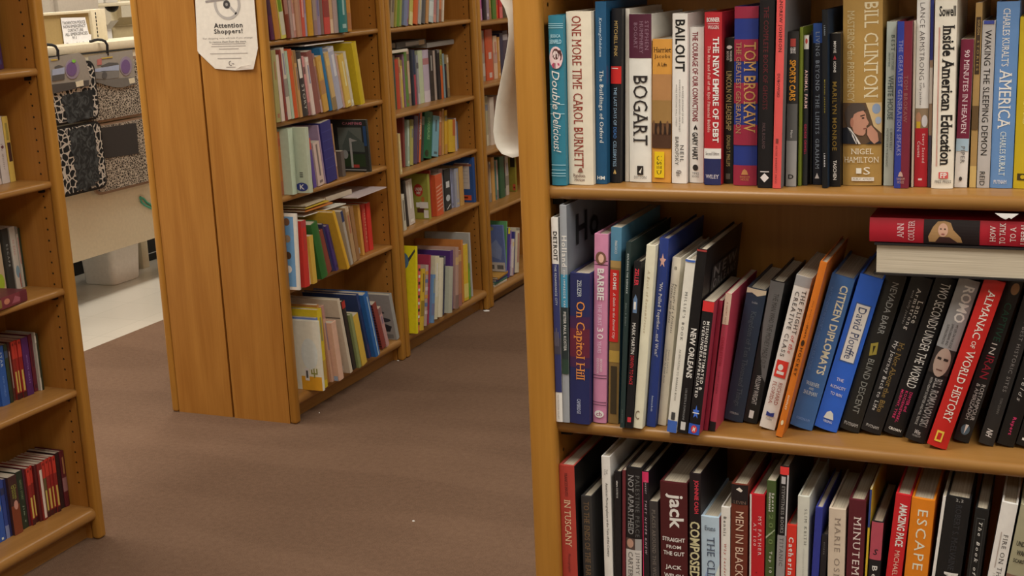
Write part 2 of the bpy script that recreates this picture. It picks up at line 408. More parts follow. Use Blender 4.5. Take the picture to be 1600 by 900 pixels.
def stand(r, axis):
    label, col, kind, deco, face, K, group, d = r['args']
    th = math.atan(r['tn']); w = r['w']; s = abs(math.sin(th)); c = math.cos(th); hh = r['top']/c-w*s*.5
    up = w*s if th > 0 else 0
    p = r['ax']+r['tn']*up; z = r['zs']+.0006+up
    if axis == 'x': loc, rot = (p, r['dep'], z), (0, th, 0)
    else: loc, rot = (r['dep'], p, z), (0, th, Q)
    return book(label, loc, rot, w, hh, d, col, kind, deco, face, K, group)
Z1, Z2, Z3 = ZR[3], ZR[2], ZR[1]
G1, G2, G3 = 'books on the upper shelf of the right bookcase', 'books on the middle shelf of the right bookcase', 'books on the lower shelf of the right bookcase'
def T1(*a, **k): k.setdefault('group', G1); return RB(Z1, *a, **k)
def T2(*a, **k): k.setdefault('group', G2); k.setdefault('K', 1.5); return RB(Z2, *a, **k)
def T3(xl, xr, xt, yt, *a, **k): k.setdefault('group', G3); k.setdefault('K', 1.65); k.setdefault('Y', 1.872); return RB(Z3, xl, xr, xt, 900, yt, *a, **k)
LN = '9cc0c4'
T1(863, 889, 856.5, 290, 25, '2e7282', 'teal hardback with a woman\'s head in an oval and white script lettering', [
    *[Bd(t, t+.004, LN, 'spine_rule') for t in (.045, .057, .069, .515, .57, .875, .905, .925, .94)],
    H('JESSICA', .15, .85, .108, .132, LN, 'b'), H('SEINFELD', .1, .9, .138, .162, LN, 'b'),
    El(.06, .97, .178, .308, 'd8b8b4', 'portrait_oval'), Pg([(.2, .285), (.35, .272), (.65, .272), (.88, .287), (.72, .303), (.5, .308), (.3, .302)], 'a83a58', 'portrait_dress'),
    El(.27, .76, .19, .255, '4a2420', 'portrait_hair'), Pg([(.7, .2), (.86, .2), (.92, .225), (.88, .255), (.78, .262), (.83, .24), (.76, .22)], '4a2420', 'portrait_hair'),
    El(.29, .69, .203, .268, 'e2c4ba', 'portrait_face'), Pg([(.42, .255), (.62, .25), (.7, .274), (.4, .274)], 'e2c4ba', 'portrait_face'),
    El(.34, .42, .226, .231, '3a2020', 'portrait_eye'), El(.52, .6, .226, .231, '3a2020', 'portrait_eye'), El(.4, .52, .25, .254, 'b04858', 'portrait_mouth'),
    V('Double', .2, .72, .318, .545, 'e0e4d8', 'i'), V('Delicious!', .22, .75, .56, .80, 'e0e4d8', 'i')])
T1(889.5, 930.5, 884.5, 289, 19, 'd8ccb2', 'thick cream hardback with tall dark-red capitals, second on the upper shelf', [
    V('ONE MORE TIME', .24, .62, .025, .44, '8a3428', 's'), V('CAROL BURNETT', .26, .64, .465, .90, '8a3428', 's'),
    H('Random', .2, .7, .935, .955, '6a4438', 's'), H('House', .25, .68, .958, .978, '6a4438', 's'), Pg([(.4, .925), (.48, .9), (.56, .9), (.62, .925)], '8a5a48', 'publisher_mark')], K=1.25)
T1(931.5, 953, 930, 288, 3.5, '1d4a68', 'tall slim blue hardback with white lettering, beside the thick cream one', [
    V('Kersting/Ashdown', .3, .62, .085, .295, 'b8c4c8', 'si'), V('The Buildings of Oxford', .3, .75, .37, .77, 'd4d8d4', 's'), H('HM', .15, .85, .955, .975, 'd4d8d4', 'b')], d=.2)
T1(953.5, 976, 955.5, 286, 14, '17171a', 'black hardback with a red block and blue lettering along the spine', [
    V('MITCHELL FINK', .3, .62, .07, .27, 'b89858', ''), Rc(0, 1, .325, .425, 'b82420', 'red_block'), Rc(.06, .7, .335, .34, 'e0c0b0', 'small_rule'),
    V('THE LAST DAYS OF ', .32, .62, .445, .665, '8aa4b4', ''), V('DEAD', .32, .62, .675, .74, '4a7ab0', ''), V('CELEBRITIES', .32, .62, .755, .905, '8aa4b4', ''), Pg([(.35, .945), (.5, .92), (.65, .945), (.56, .95), (.5, .94), (.44, .95)], 'b89858', 'star')])
T1(977, 983.5, 977, 284, 14, 'cfc6b4', 'very slim white paperback squeezed beside the black book with red block', kind='paper')
T1(984, 1018.5, 983, 285, 23, 'dcd2c2', 'white hardback with a plum top and large spaced black capitals', [
    Bd(0, .257, '4e2030', 'plum_top'), V('STEPHEN', .73, .88, .04, .21, '8a6a74', 's'), V('HUMPHREY', .5, .65, .04, .23, '8a6a74', 's'), V('BOGART', .24, .4, .05, .2, '8a6a74', 's'),
    V('BOGART', .2, .85, .36, .775, '2a2422', 's'), Rc(.38, .66, .9, .955, '241e1c', 'publisher_mark'), Pg([(.45, .94), (.6, .91), (.55, .945)], 'dcd2c2', 'publisher_mark'), H('DUTTON', .24, .8, .962, .978, '4a423e', 's')])
T1(1019, 1049, 1020, 286, 62, 'c98d3c', 'short orange paperback with a crowd photograph and a yellow used sticker', [
    H('Harriet', .05, .95, .055, .09, '3a2410', 's'), H('Jacobs', .1, .9, .105, .135, '3a2410', 's'), H('A Life', .25, .75, .16, .185, '3a2410', 's'),
    Bd(.24, .42, 'a87848', 'photo_sky'), Bd(.42, .58, '94703e', 'photo_wall'), Bd(.58, .755, '4a3020', 'photo_crowd'), *[El(.02+.12*i, .16+.12*i, .56+.02*(i % 3), .66, '2c1c14' if i % 2 else '6a4a30', 'photo_figure') for i in range(8)],
    Rc(.14, .66, .78, .965, 'e0b81c', 'used_sticker'), V('USED', .26, .52, .81, .945, BLK, 'b')], 'paper', K=1.25)
T1(1050, 1077, 1051, 287, 22, 'd8d0c2', 'white hardback with heavy black capitals at its top and two small black lines', [
    V('BAILOUT', .2, .86, .035, .335, BLK, 'b'), V('AN INSIDE ACCOUNT OF HOW', .68, .78, .42, .64, '5a5450'), V('WASHINGTON ABANDONED MAIN STREET', .48, .58, .38, .69, '5a5450'), V('WHILE RESCUING WALL STREET', .26, .36, .41, .66, '5a5450'),
    V('NEIL', .58, .82, .77, .87, BLK, ''), V('BAROFSKY', .24, .48, .72, .89, BLK, ''), H('fP', .3, .68, .92, .955, '6a625c', 's')])
T1(1077.5, 1099.5, 1077.5, 286, 43, 'dcd4c4', 'white hardback with dark-red capitals and a star, left of the red one', [
    V('THE COURAGE OF OUR CONVICTIONS', .22, .62, .03, .60, '7a2a30', 'b'), Pg([(.3, .65), (.45, .62), (.6, .65), (.5, .655), (.45, .64), (.4, .655)], BLK, 'star'), V('GARY HART', .22, .62, .67, .85, BLK, 'b'),
    El(.25, .65, .88, .92, '2a2624', 'publisher_mark'), H('TIMES', .22, .7, .93, .945, '3a3430'), H('BOOKS', .22, .7, .95, .965, '3a3430')])
T1(1100.5, 1130, 1101, 289, 20, 'a8242a', 'red hardback with white lettering, white band and dark blue foot', [
    H('BONNER', .14, .88, .03, .055, 'e8d8cc', 'sb'), Rc(.2, .84, .064, .067, 'e0c0b8', 'small_rule'), H('WIGGIN', .2, .84, .075, .095, 'e8d8cc', 's'),
    V('THE NEW EMPIRE OF DEBT', .52, .86, .14, .75, 'ecdcd0', 'sb'), V('The Rise and Fall of an Epic Financial Bubble', .16, .38, .19, .69, 'e0b8a8', 's'),
    Bd(.785, .845, 'e0d8cc', 'white_band'), H('Second Edition', .1, .9, .805, .825, '3a3434', 's'), Bd(.845, 1.0, '232850', 'blue_foot'), H('WILEY', .1, .9, .94, .962, 'd0c8c8', 's')])
T1(1131, 1145, 1133, 287, 60, '1a1814', 'narrow black paperback with yellow capitals, between red and striped books', [
    El(.2, .8, .05, .075, 'd8d0c0', 'publisher_mark'), V('WARNER', .55, .8, .085, .16, 'c8c0b0', 'b'), V('BOOKS', .2, .45, .09, .15, 'c8c0b0', 'b'), V('LINCOLN ON LEADERSHIP', .2, .8, .225, .63, 'b8a468', ''),
    V('DONALD T. PHILLIPS', .3, .72, .665, .88, 'b8a468', ''), Rc(.25, .75, .93, .97, '5a5448', 'publisher_mark')], 'paper')
T1(1146, 1183, 1148, 290, 11, '243272', 'thick crimson and blue striped hardback with gold capitals', [
    *[Bd(a, b, '8a2438', 'crimson_stripe') for a, b in ((0, .065), (.18, .30), (.42, .535), (.655, .77), (.885, 1.0))],
    V('TOM BROKAW', .44, .92, .195, .70, 'b88c50', 's'), V('THE GREATEST GENERATION', .1, .32, .195, .705, 'a07c54', 's'), H('RANDOM', .3, .72, .945, .957, 'b07848', 's'), H('HOUSE', .34, .68, .96, .972, 'b07848', 's'), Pg([(.36, .938), (.42, .915), (.5, .905), (.6, .915), (.66, .938)], 'b07848', 'publisher_mark')], K=1.35)
T1(1183.5, 1206.5, 1187.5, 294, -3, '141214', 'tall black hardback with dull red capitals and a white diamond', [
    V('THE COMPLETE BOOK OF GHOSTS', .3, .62, .045, .58, '5a2024', 's'), V('PAUL ROLAND', .3, .5, .65, .79, '5a4444', 's'), Rc(.2, .8, .91, .915, 'c8c0b8', 'publisher_mark'), Pg([(.2, .945), (.5, .92), (.8, .945), (.5, .97)], 'd0c8c0', 'publisher_mark')], d=.2)
T1(1207, 1223.5, 1214.5, 295, -24, 'cc4f4a', 'salmon-pink tall slim hardback with black capitals', [
    V('ANDREW JOHNSON', .25, .72, .06, .325, '2a1c1c', 's'), V('DUBOWSKI', .3, .6, .43, .545, '3a2020', 's'), Rc(.3, .6, .75, .772, '7a3430', 'publisher_mark'), V('SILVER BURDETT PRESS', .3, .5, .785, .975, '5a2a28', 's')], d=.19, face='6a6460')
T1(1228, 1246, 1231.5, 291.7, 50, '2a2826', 'black and silver slim book with orange capitals', [
    Rc(.25, .75, .045, .095, 'a84038', 'publisher_mark'), V('FIRST', .52, .74, .1, .14, 'd8d0c8', 'b'), V('GEAR', .26, .48, .1, .14, 'd8d0c8', 'b'), V('SPORTS CARS', .2, .8, .18, .44, 'd08c2c', 'b'),
    Bd(.46, .70, '54524e', 'grey_panel'), Bd(.70, 1.0, '8a8680', 'silver_panel'), V('Mann', .4, .6, .63, .68, 'd8d0c8'), H('D', .25, .75, .92, .95, BLK, 'b', 'publisher_mark')], d=.15)
T1(1246.8, 1253.5, 1250, 291, 43, '6a7424', 'very slim olive-green book beside the black and silver one', kind='paper')
T1(1254, 1264, 1255, 290, 56, '26282a', 'narrow grey-black paperback with white cap, red and white lettering', [
    Bd(0, .09, 'd8d0c4', 'white_cap'), El(.25, .75, .02, .055, 'b84038', 'publisher_mark'), V('ANIMAL FARM', .2, .85, .225, .48, 'd8b0a8', 'b'), V('GEORGE ORWELL', .25, .75, .585, .79, 'b02c4c', 'b')], 'paper', d=.11)
T1(1264.6, 1269.3, 1264.6, 288, 49, '1a1a1c', 'plain charcoal pamphlet left of the dark blue hardback with silver capitals', kind='paper')
T1(1270, 1284, 1269, 289, 37, '161a24', 'dark hardback with blue top and silver spaced capitals', [
    Bd(0, .12, '2a4a86', 'blue_top'), V('LIVING BEYOND THE LIMITS', .3, .72, .05, .68, '8a929a', 's'), V('GRAHAM', .3, .72, .71, .90, '8a929a', 's'), Pg([(.25, .96), (.5, .925), (.75, .96)], 'c8c0b8', 'publisher_mark')])
T1(1284.5, 1295.5, 1284.5, 294.5, 16, '0f1216', 'tall thin dark book with tiny lettering, beside the dark blue-topped hardback', [
    V('LEARN', .35, .6, .085, .14, '8a9298'), V('MICHAEL JACKSON', .35, .6, .385, .57, '8a7c2c', 'b'), V('LERNER', .35, .6, .80, .88, 'c8c4c0', 'b')], d=.21, face='1c2c3c')
T1(1296.5, 1316, 1297, 292, 53, '141213', 'black paperback with gold capitals and a small red star', [
    V('MOVIE', .34, .58, .05, .125, 'd0c8bc', 'b'), Pg([(.32, .165), (.46, .14), (.6, .165), (.52, .17), (.46, .155), (.4, .17)], 'a82c34', 'star'), V('ICONS', .34, .58, .18, .25, 'd0c8bc', 'b'),
    V('MARILYN MONROE', .24, .66, .31, .76, '7c6228', 'b'), V('TASCHEN', .34, .66, .825, .955, 'd0c8bc', 'b')], 'paper', d=.14)
T1(1317, 1378, 1317.5, 290, -4, 'a88446', 'thickest book of the upper shelf, gold jacket with a man\'s photograph', [
    V('BILL CLINTON', .55, .9, .03, .53, 'd8c8a0', 's'), V('MASTERING the PRESIDENCY', .12, .3, .07, .55, 'c8b484', 's'),
    Bd(.555, .775, '5a4430', 'photograph'), Pg([(.6, .555), (1, .555), (1, .72), (.8, .68), (.68, .6)], 'c4a878', 'photo_background'), El(.76, .97, .56, .615, '8494a8', 'photo_background'), El(.84, .99, .63, .67, '9aa4b0', 'photo_background'),
    Pg([(.08, .655), (.05, .61), (.12, .575), (.25, .558), (.42, .556), (.56, .566), (.62, .59), (.5, .6), (.38, .61), (.3, .64), (.26, .68), (.14, .69)], '4c4038', 'photo_hair'),
    Pg([(.26, .69), (.25, .645), (.3, .615), (.4, .603), (.54, .596), (.6, .612), (.62, .635), (.68, .66), (.66, .672), (.62, .678), (.63, .69), (.6, .7), (.6, .715), (.54, .73), (.42, .728), (.3, .715)], 'b8846a', 'photo_face'),
    El(.2, .29, .635, .685, 'a87058', 'photo_ear'), Pg([(.46, .622), (.58, .616), (.58, .622), (.47, .629)], '463428', 'photo_brow'), El(.5, .57, .631, .64, '3a2a24', 'photo_eye'), Pg([(.54, .69), (.62, .688), (.61, .694), (.55, .697)], '7c4438', 'photo_mouth'),
    Pg([(0, .69), (.12, .685), (.3, .725), (.42, .775), (0, .775)], '22242a', 'photo_suit'), Pg([(.12, .685), (.2, .69), (.36, .735), (.48, .775), (.36, .775)], 'd4ccc0', 'photo_collar'),
    Pg([(.64, .69), (.74, .675), (.8, .69), (.9, .715), (.93, .76), (.82, .775), (.72, .755), (.64, .725)], 'b8846a', 'photo_hand'), Pg([(.6, .775), (.74, .76), (.92, .755), (1, .77), (1, .775)], '24262c', 'photo_sleeve'),
    H('NIGEL', .22, .8, .80, .83, 'd8ccb0', 's'), H('HAMILTON', .04, .94, .845, .875, 'd8ccb0', 's'), H('S', .55, .72, .90, .94, 'e0d8c4', 's'), Rc(.36, .5, .905, .935, 'e0d8c4', 'publisher_mark'), Rc(.24, .82, .955, .975, 'd8d0c0', 'label_strip'), H('PUBLIC AFFAIRS', .28, .78, .959, .971, '6a5a38')], d=.17, K=1.2)
T1(1380.5, 1395.5, 1386, 288, 34.5, 'a4aa9c', 'pale grey-green book with dark green lettering beside the gold one', [
    V('BEST', .5, .85, .08, .175, '4a5a54', 's'), V('LITTLE STORIES', .55, .8, .185, .29, '6a766c', 's'), V('FROM THE', .2, .42, .185, .27, '6a766c', 's'), V('WHITE HOUSE', .25, .8, .32, .59, '3c4c48', 's'), V('C. BRIAN KELLY', .58, .8, .645, .78, '4a4a44'), V('MONTPELIER PUBLISHING', .2, .4, .645, .88, '4a4a44')], 'paper')
T1(1396.5, 1423, 1402, 294.5, 34, '6c2230', 'hardback half blue and half wine-red, with gold lettering', [
    Rc(0, .47, 0, 1, '2a3680', 'blue_half'), V('THE GREATEST GENERATION SPEAKS', .14, .42, .11, .80, '8a84a0', 's'), V('TOM BROKAW', .56, .8, .32, .60, '8a5a54', 's'), H('RANDOM', .2, .75, .935, .95, 'b09080', 's'), H('HOUSE', .24, .7, .955, .97, 'b09080', 's'), Pg([(.28, .928), (.36, .905), (.46, .895), (.56, .905), (.64, .928)], 'b09080', 'publisher_mark')])
T1(1423.6, 1428, 1428, 293, 33, 'c4b8a0', 'thin cream booklet right of the blue and wine-red hardback', kind='paper', k2=.9)
T1(1428.6, 1449, 1432, 292, -4, 'dcd4c6', 'white hardback with a thin black name, photo strip and red foot', [
    V('LANCE ARMSTRONG', .26, .62, .03, .43, '3a3434', 'l'), V('with', .56, .7, .445, .47, '4a4444'), V('Sally Jenkins', .26, .48, .445, .56, '3a3434'), Bd(.58, .685, '8a7458', 'photo_strip'), El(.05, .45, .6, .66, 'b08060', 'photo_figure'), El(.5, .95, .615, .68, 'c4beb8', 'photo_figure'), Rc(.1, .42, .65, .685, 'c4a02c', 'photo_figure'),
    Bd(.685, 1, 'a41e28', 'red_foot'), V('Every Second', .52, .78, .715, .87, 'e8c8c0'), V('Counts', .2, .44, .755, .84, 'e8c8c0'), Rc(.3, .6, .955, .965, 'e0c0b8', 'publisher_mark')])
T1(1449.5, 1454.5, 1454.8, 293, -2, '8a7058', 'slim book with dark blue top and photo spine, left of the thick white one', [
    Bd(0, .32, '28306a', 'blue_top'), Bd(.36, .55, 'b4a898', 'photo_strip'), Bd(.72, 1, '3a3440', 'dark_foot')], 'paper', k2=.9)
T1(1455, 1489, 1461.5, 295, 1, 'd6cdb8', 'thick white hardback with very heavy condensed black lettering', [
    H('Sowell', .2, .95, .03, .085, BLK, 'b'), V('Inside American Education', .38, .92, .13, .875, BLK, 'sb'), Rc(.2, .225, .14, .88, 'b86a5c', 'red_rule'), Rc(.25, .265, .14, .88, 'b88a7c', 'red_rule'), Rc(.34, .78, .91, .945, 'c4504c', 'publisher_mark'), H('FP', .4, .72, .914, .941, 'e4dccc', 'sb'), H('FREE PRESS', .16, .92, .955, .97, '3a3430', 's')])
T1(1491, 1514, 1502, 293.5, 62, 'd0c8bc', 'paperback with a plum upper spine and white lower spine', [
    Bd(0, .665, '6c1e34', 'plum_panel'), V('90 MINUTES IN HEAVEN', .32, .72, .07, .63, 'd4c0bc', 's'), Bd(.665, .75, '9cb0b8', 'sky_band'), V('PIPER', .4, .72, .715, .835, '6a645e', 's'), El(.35, .6, .925, .955, '3a3430', 'publisher_mark')], 'paper', K=1.25)
T1(1514.5, 1525, 1525, 293.5, 5, '9a7a48', 'slim golden-brown picture book between plum and silver-white books', [
    Rc(.15, .85, .075, .38, '3a2a1c', 'title_panel'), V('GOLDEN', .4, .7, .09, .17, 'b89860', 's'), V('STORIES', .4, .7, .2, .36, 'a08450', 's'), Bd(.55, .68, '5a4428', 'photo_strip'), Bd(.88, 1, 'b89a5c', 'photo_strip')], 'paper', k2=.96)
T1(1525.8, 1545.8, 1535.8, 294, 33, 'aaa39a', 'silver-grey hardback with plain black capitals reading down', [
    V('WAKING THE SLEEPING DEMON', .22, .72, .055, .80, BLK, ''), V('REID', .22, .62, .90, .985, BLK, ''), Rc(.1, .9, 0, .02, '3a4488', 'blue_edge')])
T1(1546.5, 1582, 1558, 293.5, 3.5, '5c7ea6', 'light blue thick hardback with large white capitals near the right edge', [
    V('CHARLES KURALT\'S', .3, .62, .035, .34, 'd4dce0', 's'), V('AMERICA', .24, .78, .355, .675, 'e4e8e8', 's'), V('CHARLES KURALT', .38, .64, .69, .93, 'c8d4dc', 's'), H('PUTNAM', .16, .74, .955, .975, 'd4dce0', 's')], K=1.35)
T1(1582.8, 1619, 1594.5, 294, 27, 'b49a1e', 'yellow hardback at the right edge of the upper shelf', [
    V('THAT CHANGED THE WORLD', .3, .55, .22, .62, 'd4c46c', ''), Rc(.16, .66, .91, .95, '3a3014', 'publisher_mark'), El(.3, .5, .918, .942, 'b49a1e', 'publisher_mark')])

# middle shelf
T2(859.5, 873.5, 850.8, 660, 340, 'd4ccc0', 'white and dark blue slim hardback standing first on the middle shelf', [
    V('DETROIT', .25, .85, .065, .205, BLK, 'sb'), Bd(.22, .85, '2c3058', 'night_photo'), V('THE RENAISSANCE CITY', .35, .65, .225, .42, 'b8bcc8', ''), Rc(0, 1, .58, .66, '3e3a44', 'skyline'), *[Rc(.1+.25*i, .28+.25*i, .55-.02*(i % 2), .62, '56505a', 'skyline') for i in range(3)], V('THOMASSON-GRANT', .35, .55, .86, .985, '6a6460', 's')], d=.2)
T2(874.5, 889, 868.5, 663, 321, '8a8c8c', 'tall grey picture book with a wide grey cover beside the white and blue one', [
    V('Holland', .25, .95, .135, .275, 'ccd0d0', 'b'), Bd(.31, .46, '3a7c94', 'blue_water'), V('EEN IMPRESSIE VAN', .4, .7, .29, .465, 'c8d0d0', ''), Bd(.46, .77, '242c2c', 'dark_trees'), Bd(.7, .77, '2a3c30', 'dark_trees'), V('PIETER PAUL KOSTER', .35, .75, .48, .66, 'd0d4d0', ''),
    FR(H('Ho', .16, .6, .06, .20, '242626', 'b')), FR(Rc(.0, 1, .31, .46, '3a6c80', 'blue_water')), FR(Rc(.0, 1, .46, .77, '24302c', 'dark_trees'))], d=.235, face='6c7072')
T2(890, 920.5, 890, 665, 427, '22264c', 'dark hardback with large orange title, lower than the tall picture books', [
    Rc(0, 1, .28, .62, '3c2040', 'red_glow'), Rc(0, 1, .36, .55, '5a2030', 'red_glow'), V('ZELIZER', .4, .6, .04, .15, 'b8bcc8', ''), V('On Capitol Hill', .22, .78, .18, .70, 'c8803c', 's'), V('CAMBRIDGE', .4, .58, .83, .93, 'a8acc0', 's')])
T2(926.7, 947.5, 929, 661, 366, 'b87890', 'dusty pink hardback with a round portrait near its top', [
    *[Bd(t, t+.003, '3a2430', 'spine_rule') for t in (.135, .155, .74, .755, .885, .9)], El(.12, .9, .088, .155, '6a4838', 'portrait'), El(.35, .75, .1, .145, 'cca088', 'portrait'), V('BARBIE', .28, .78, .175, .34, 'ead8dc', 'sb'), V('THE FIRST', .35, .62, .36, .475, 'd8b0bc', 's'), V('30', .3, .75, .485, .545, 'ead8dc', 's'), V('YEARS', .35, .62, .555, .62, 'd8b0bc', 's'), V('SECOND', .55, .7, .65, .72, 'ead8dc', 's'), V('EDITION', .3, .45, .65, .73, 'ead8dc', 's'), El(.15, .85, .93, .97, 'e4d4d8', 'publisher_mark'), H('cb', .28, .72, .938, .962, '8a4860', 'b')])
T2(950.5, 966.5, 955, 662, 355.5, '4a7488', 'slim travel book with blue top, red label and golden ruins', [
    V('PASCUCCI', .4, .62, .065, .13, 'c8d0d0', 's'), Bd(.165, 1, '7a6034', 'ruins_photo'), Bd(.165, .2, '9a7c48', 'ruins_photo'), Rc(0, 1, .62, .68, 'a4843c', 'ruins_photo'), Rc(.2, .8, .70, .95, '3a3020', 'ruins_photo'), Rc(0, .85, .21, .575, 'b42420', 'red_label'), V('ROME', .3, .62, .225, .31, 'ecd8cc', 'sb'), V('A Guide to the Eternal City', .26, .56, .325, .56, 'ecd8cc', 'si')], 'paper', d=.2)
T2(968.5, 976, 978.5, 669, 379, '22302e', 'thin dark green book leaning between the ruins book and the racing book', [
    V('EXPLORING THE BISMARCK', .35, .7, .06, .27, 'b8c0bc', ''), V('Robert D. Ballard', .35, .6, .32, .44, '8a948c', 'i'), V('MADISON', .35, .6, .9, .97, '6a746c')], d=.21, k2=.95)
T2(976.8, 988.5, 991, 670.5, 409, '161618', 'black leaning book with red and white lettering and a small car', [
    V('ZELLER', .2, .75, .04, .14, 'c03440', 'b'), Pg([(.2, .22), (.5, .19), (.75, .22), (.75, .3), (.2, .3)], '5a708a', 'car_picture'), Rc(.3, .6, .235, .28, 'd0d0d0', 'car_picture'), V('MARK MARTIN', .25, .72, .36, .545, 'd8d4d0', ''), V('DRIVEN TO RACE', .25, .72, .555, .73, 'b83038', ''), Rc(.3, .8, .93, .96, 'b03038', 'publisher_mark')], d=.2, k2=.95)
T2(989.5, 1004, 1010.5, 670, 383.7, 'd4c4a8', 'plain cream clothbound book, leaning left of the royal blue one', [
    V('A Book of Remembrance', .35, .62, .13, .47, 'a89878', 'si'), H('C', .15, .6, .9, .95, '6a5a44', 's', 'publisher_mark')], k2=.95, d=.18)
T2(1010, 1026.5, 1031, 667.5, 373, '24346c', 'royal blue leaning hardback with white lettering and a pale star', [
    Pg([(.15, .105), (.4, .1), (.5, .075), (.62, .1), (.88, .105), (.68, .12), (.75, .145), (.5, .13), (.28, .145), (.35, .12)], 'c09484', 'star'), V("'We Pulled Together...and Won!'", .25, .72, .225, .62, 'c8c4c8', 's'), V('Reminisce Books', .4, .6, .83, .915, 'a8b0c4', 's')], k2=.95, d=.2)
T2(1027.5, 1041, 1051, 665, 403, 'cabfa6', 'cream leaning hardback with two lines of black italic lettering', [
    H('8', .35, .65, .05, .07, '5a5448', 's', 'publisher_mark'), V('Portraits of a Princess', .52, .78, .15, .44, '4a443a', 'si'), V('Travels with Diana', .2, .44, .15, .38, '4a443a', 'si'), V('Patrick Jephson', .5, .68, .54, .68, '4a443a', 'si'), V('Pictures by Kent Gavin', .2, .4, .54, .74, '4a443a', 'si')], k2=.95)
T2(1041.5, 1057, 1071.5, 679.6, 406, 'd2cab4', 'cream leaning hardback with blue foot and widely spaced capitals', [
    V("MILLIE'S BOOK", .34, .6, .18, .46, '4a4a48', 's'), V('AS DICTATED TO BARBARA BUSH', .4, .58, .51, .81, '6a665c', 's'), Rc(.3, .7, .88, .925, '3a3a38', 'publisher_mark'), Bd(.93, 1, '3a5a9c', 'blue_foot'), Rc(0, 1, 0, .012, '3a5a9c', 'blue_foot')], k2=.95)
T2(1058.5, 1074, 1089.5, 682, 390, '141314', 'tall black hardback with white capitals and a lettered cover, leaning right', [
    V('NEW ORLEANS', .25, .85, .42, .69, 'e0dcd4', 'b'), V('LOS ESTETE & DUMOULINE', .35, .55, .75, .925, '8a8884'), Rc(.25, .75, .935, .98, 'b8b4ac', 'publisher_mark'), Rc(0, 1, 0, .01, '8a3430', 'red_edge'),
    FR(Rc(.2, .95, .12, .26, '2a2827', 'cover_panel')), FR(H('NEW', .25, .9, .13, .19, '6a6662', 'b')), FR(H('ORLEANS', .25, .9, .20, .25, '6a6662', 'b'))], d=.22, k2=.95)
T2(1074.5, 1099, 1099, 686, 471, '151416', 'black paperback with red top band, white capitals and blue star', [
    Bd(0, .075, 'bc2c2c', 'red_band'), V('MISUNDERESTIMATED &', .54, .8, .145, .66, 'e4e0d8', 'b'), V('OVERUNDERAPPRECIATED', .2, .46, .145, .72, 'e4e0d8', 'b'), Pg([(.2, .815), (.42, .81), (.5, .775), (.58, .81), (.8, .815), (.64, .84), (.7, .875), (.5, .855), (.3, .875), (.36, .84)], '3c64b8', 'star'), Rc(.2, .8, .832, .84, 'd0d4e0', 'publisher_mark'), Bd(.92, 1, '2a4c9c', 'blue_foot'), El(.22, .78, .93, .99, 'c03434', 'publisher_mark'), H('M', .36, .64, .943, .978, 'e8e0dc', 'bi')], 'paper', face='8a3040', k2=.96)
T2(1100, 1106.5, 1121, 668, 470, '7c2030', 'thin crimson book tucked behind the black paperback with red band', kind='paper', Y=1.885)
T2(1108.5, 1122, 1134, 668, 459, 'a03848', 'rose-red slim book with cream top band and dark foot', [
    Bd(0, .22, 'b8a088', 'cream_top'), V('A SHORT HISTORY OF', .35, .6, .06, .3, '7a4a40'), V('CHARLESTON', .3, .7, .31, .52, '8a1c2c', 's'), V('ROBERT ROSEN', .4, .6, .56, .72, '6a2430', 's'), Bd(.93, 1, '1a1618', 'dark_foot')], 'paper', Y=1.885)
T2(1127, 1159, 1163, 654, 451, '26303e', 'navy clothbound book with faint lettering and a torn cream top edge', [
    Pg([(0, 0), (1, 0), (1, .03), (.6, .05), (.3, .03), (0, .04)], 'b8a88c', 'torn_edge'), Bd(.05, .052, '3a4450', 'spine_rule'), H('Godden', .38, .68, .09, .105, '8a8c8c', 's'), V('Kingdom of Ten Thousand Things', .36, .7, .16, .88, '464e54', 's'), H('STERLING', .26, .72, .93, .945, '9a9c98', 's')])
T2(1161, 1183, 1204, 660, 440, '1a1a1a', 'black hardback with a silver-grey upper spine and dim capitals', [
    Pg([(0, 0), (1, 0), (1, .7), (.7, .66), (.3, .5), (.06, .3)], '5c5a56', 'silver_panel'), V('THE MAN WHO THE MONEY MADE OUT', .42, .78, .08, .6, '34322f', ''), V('WILLIAM WRIGHT', .34, .7, .655, .865, 'a8a49c', ''), Rc(.34, .66, .91, .965, 'c0bcb4', 'publisher_mark')])
T2(1185, 1210, 1244, 672, 432, 'd8d0c4', 'white paperback with silver top and a red square emblem on its spine', [
    Bd(0, .065, '8e8c88', 'silver_top'), V('THE FLIGHT', .6, .86, .085, .365, '34302e', 's'), V('of the', .6, .86, .375, .49, 'b04840', 'si'), V('CREATIVE CLASS', .2, .46, .1, .52, '34302e', 's'), Rc(.12, .86, .545, .655, 'c03428', 'red_emblem'), El(.26, .6, .57, .61, 'ece4d8', 'red_emblem'), Rc(.25, .72, .615, .635, 'ece4d8', 'red_emblem'), V('RICHARD', .56, .8, .685, .835, '8a4a3c', 's'), V('FLORIDA', .2, .44, .685, .835, '8a4a3c', 's'), Pg([(.25, .885), (.5, .895), (.75, .885), (.75, .915), (.25, .915)], '2a3470', 'publisher_mark'), H('Collins', .3, .7, .925, .94, '5a5450', 's')], 'paper')
T2(1211, 1222.5, 1281.5, 683.5, 410, 'b8641e', 'narrow orange book leaning out in front of its neighbours', [
    V('Chip Bowers in', .4, .6, .215, .345, '4a2c14'), V('SPORTS', .4, .65, .35, .425, '3a2010', 'b'), El(.25, .75, .435, .47, '34200f', 'puck'), V('HOCKEY', .3, .72, .48, .64, '34200f', 'b'), V('SCHOLEY', .35, .6, .755, .84, 'e0c8a8', 'b'), El(.3, .7, .9, .93, 'd8b890', 'publisher_mark')], d=.19, k2=.93)
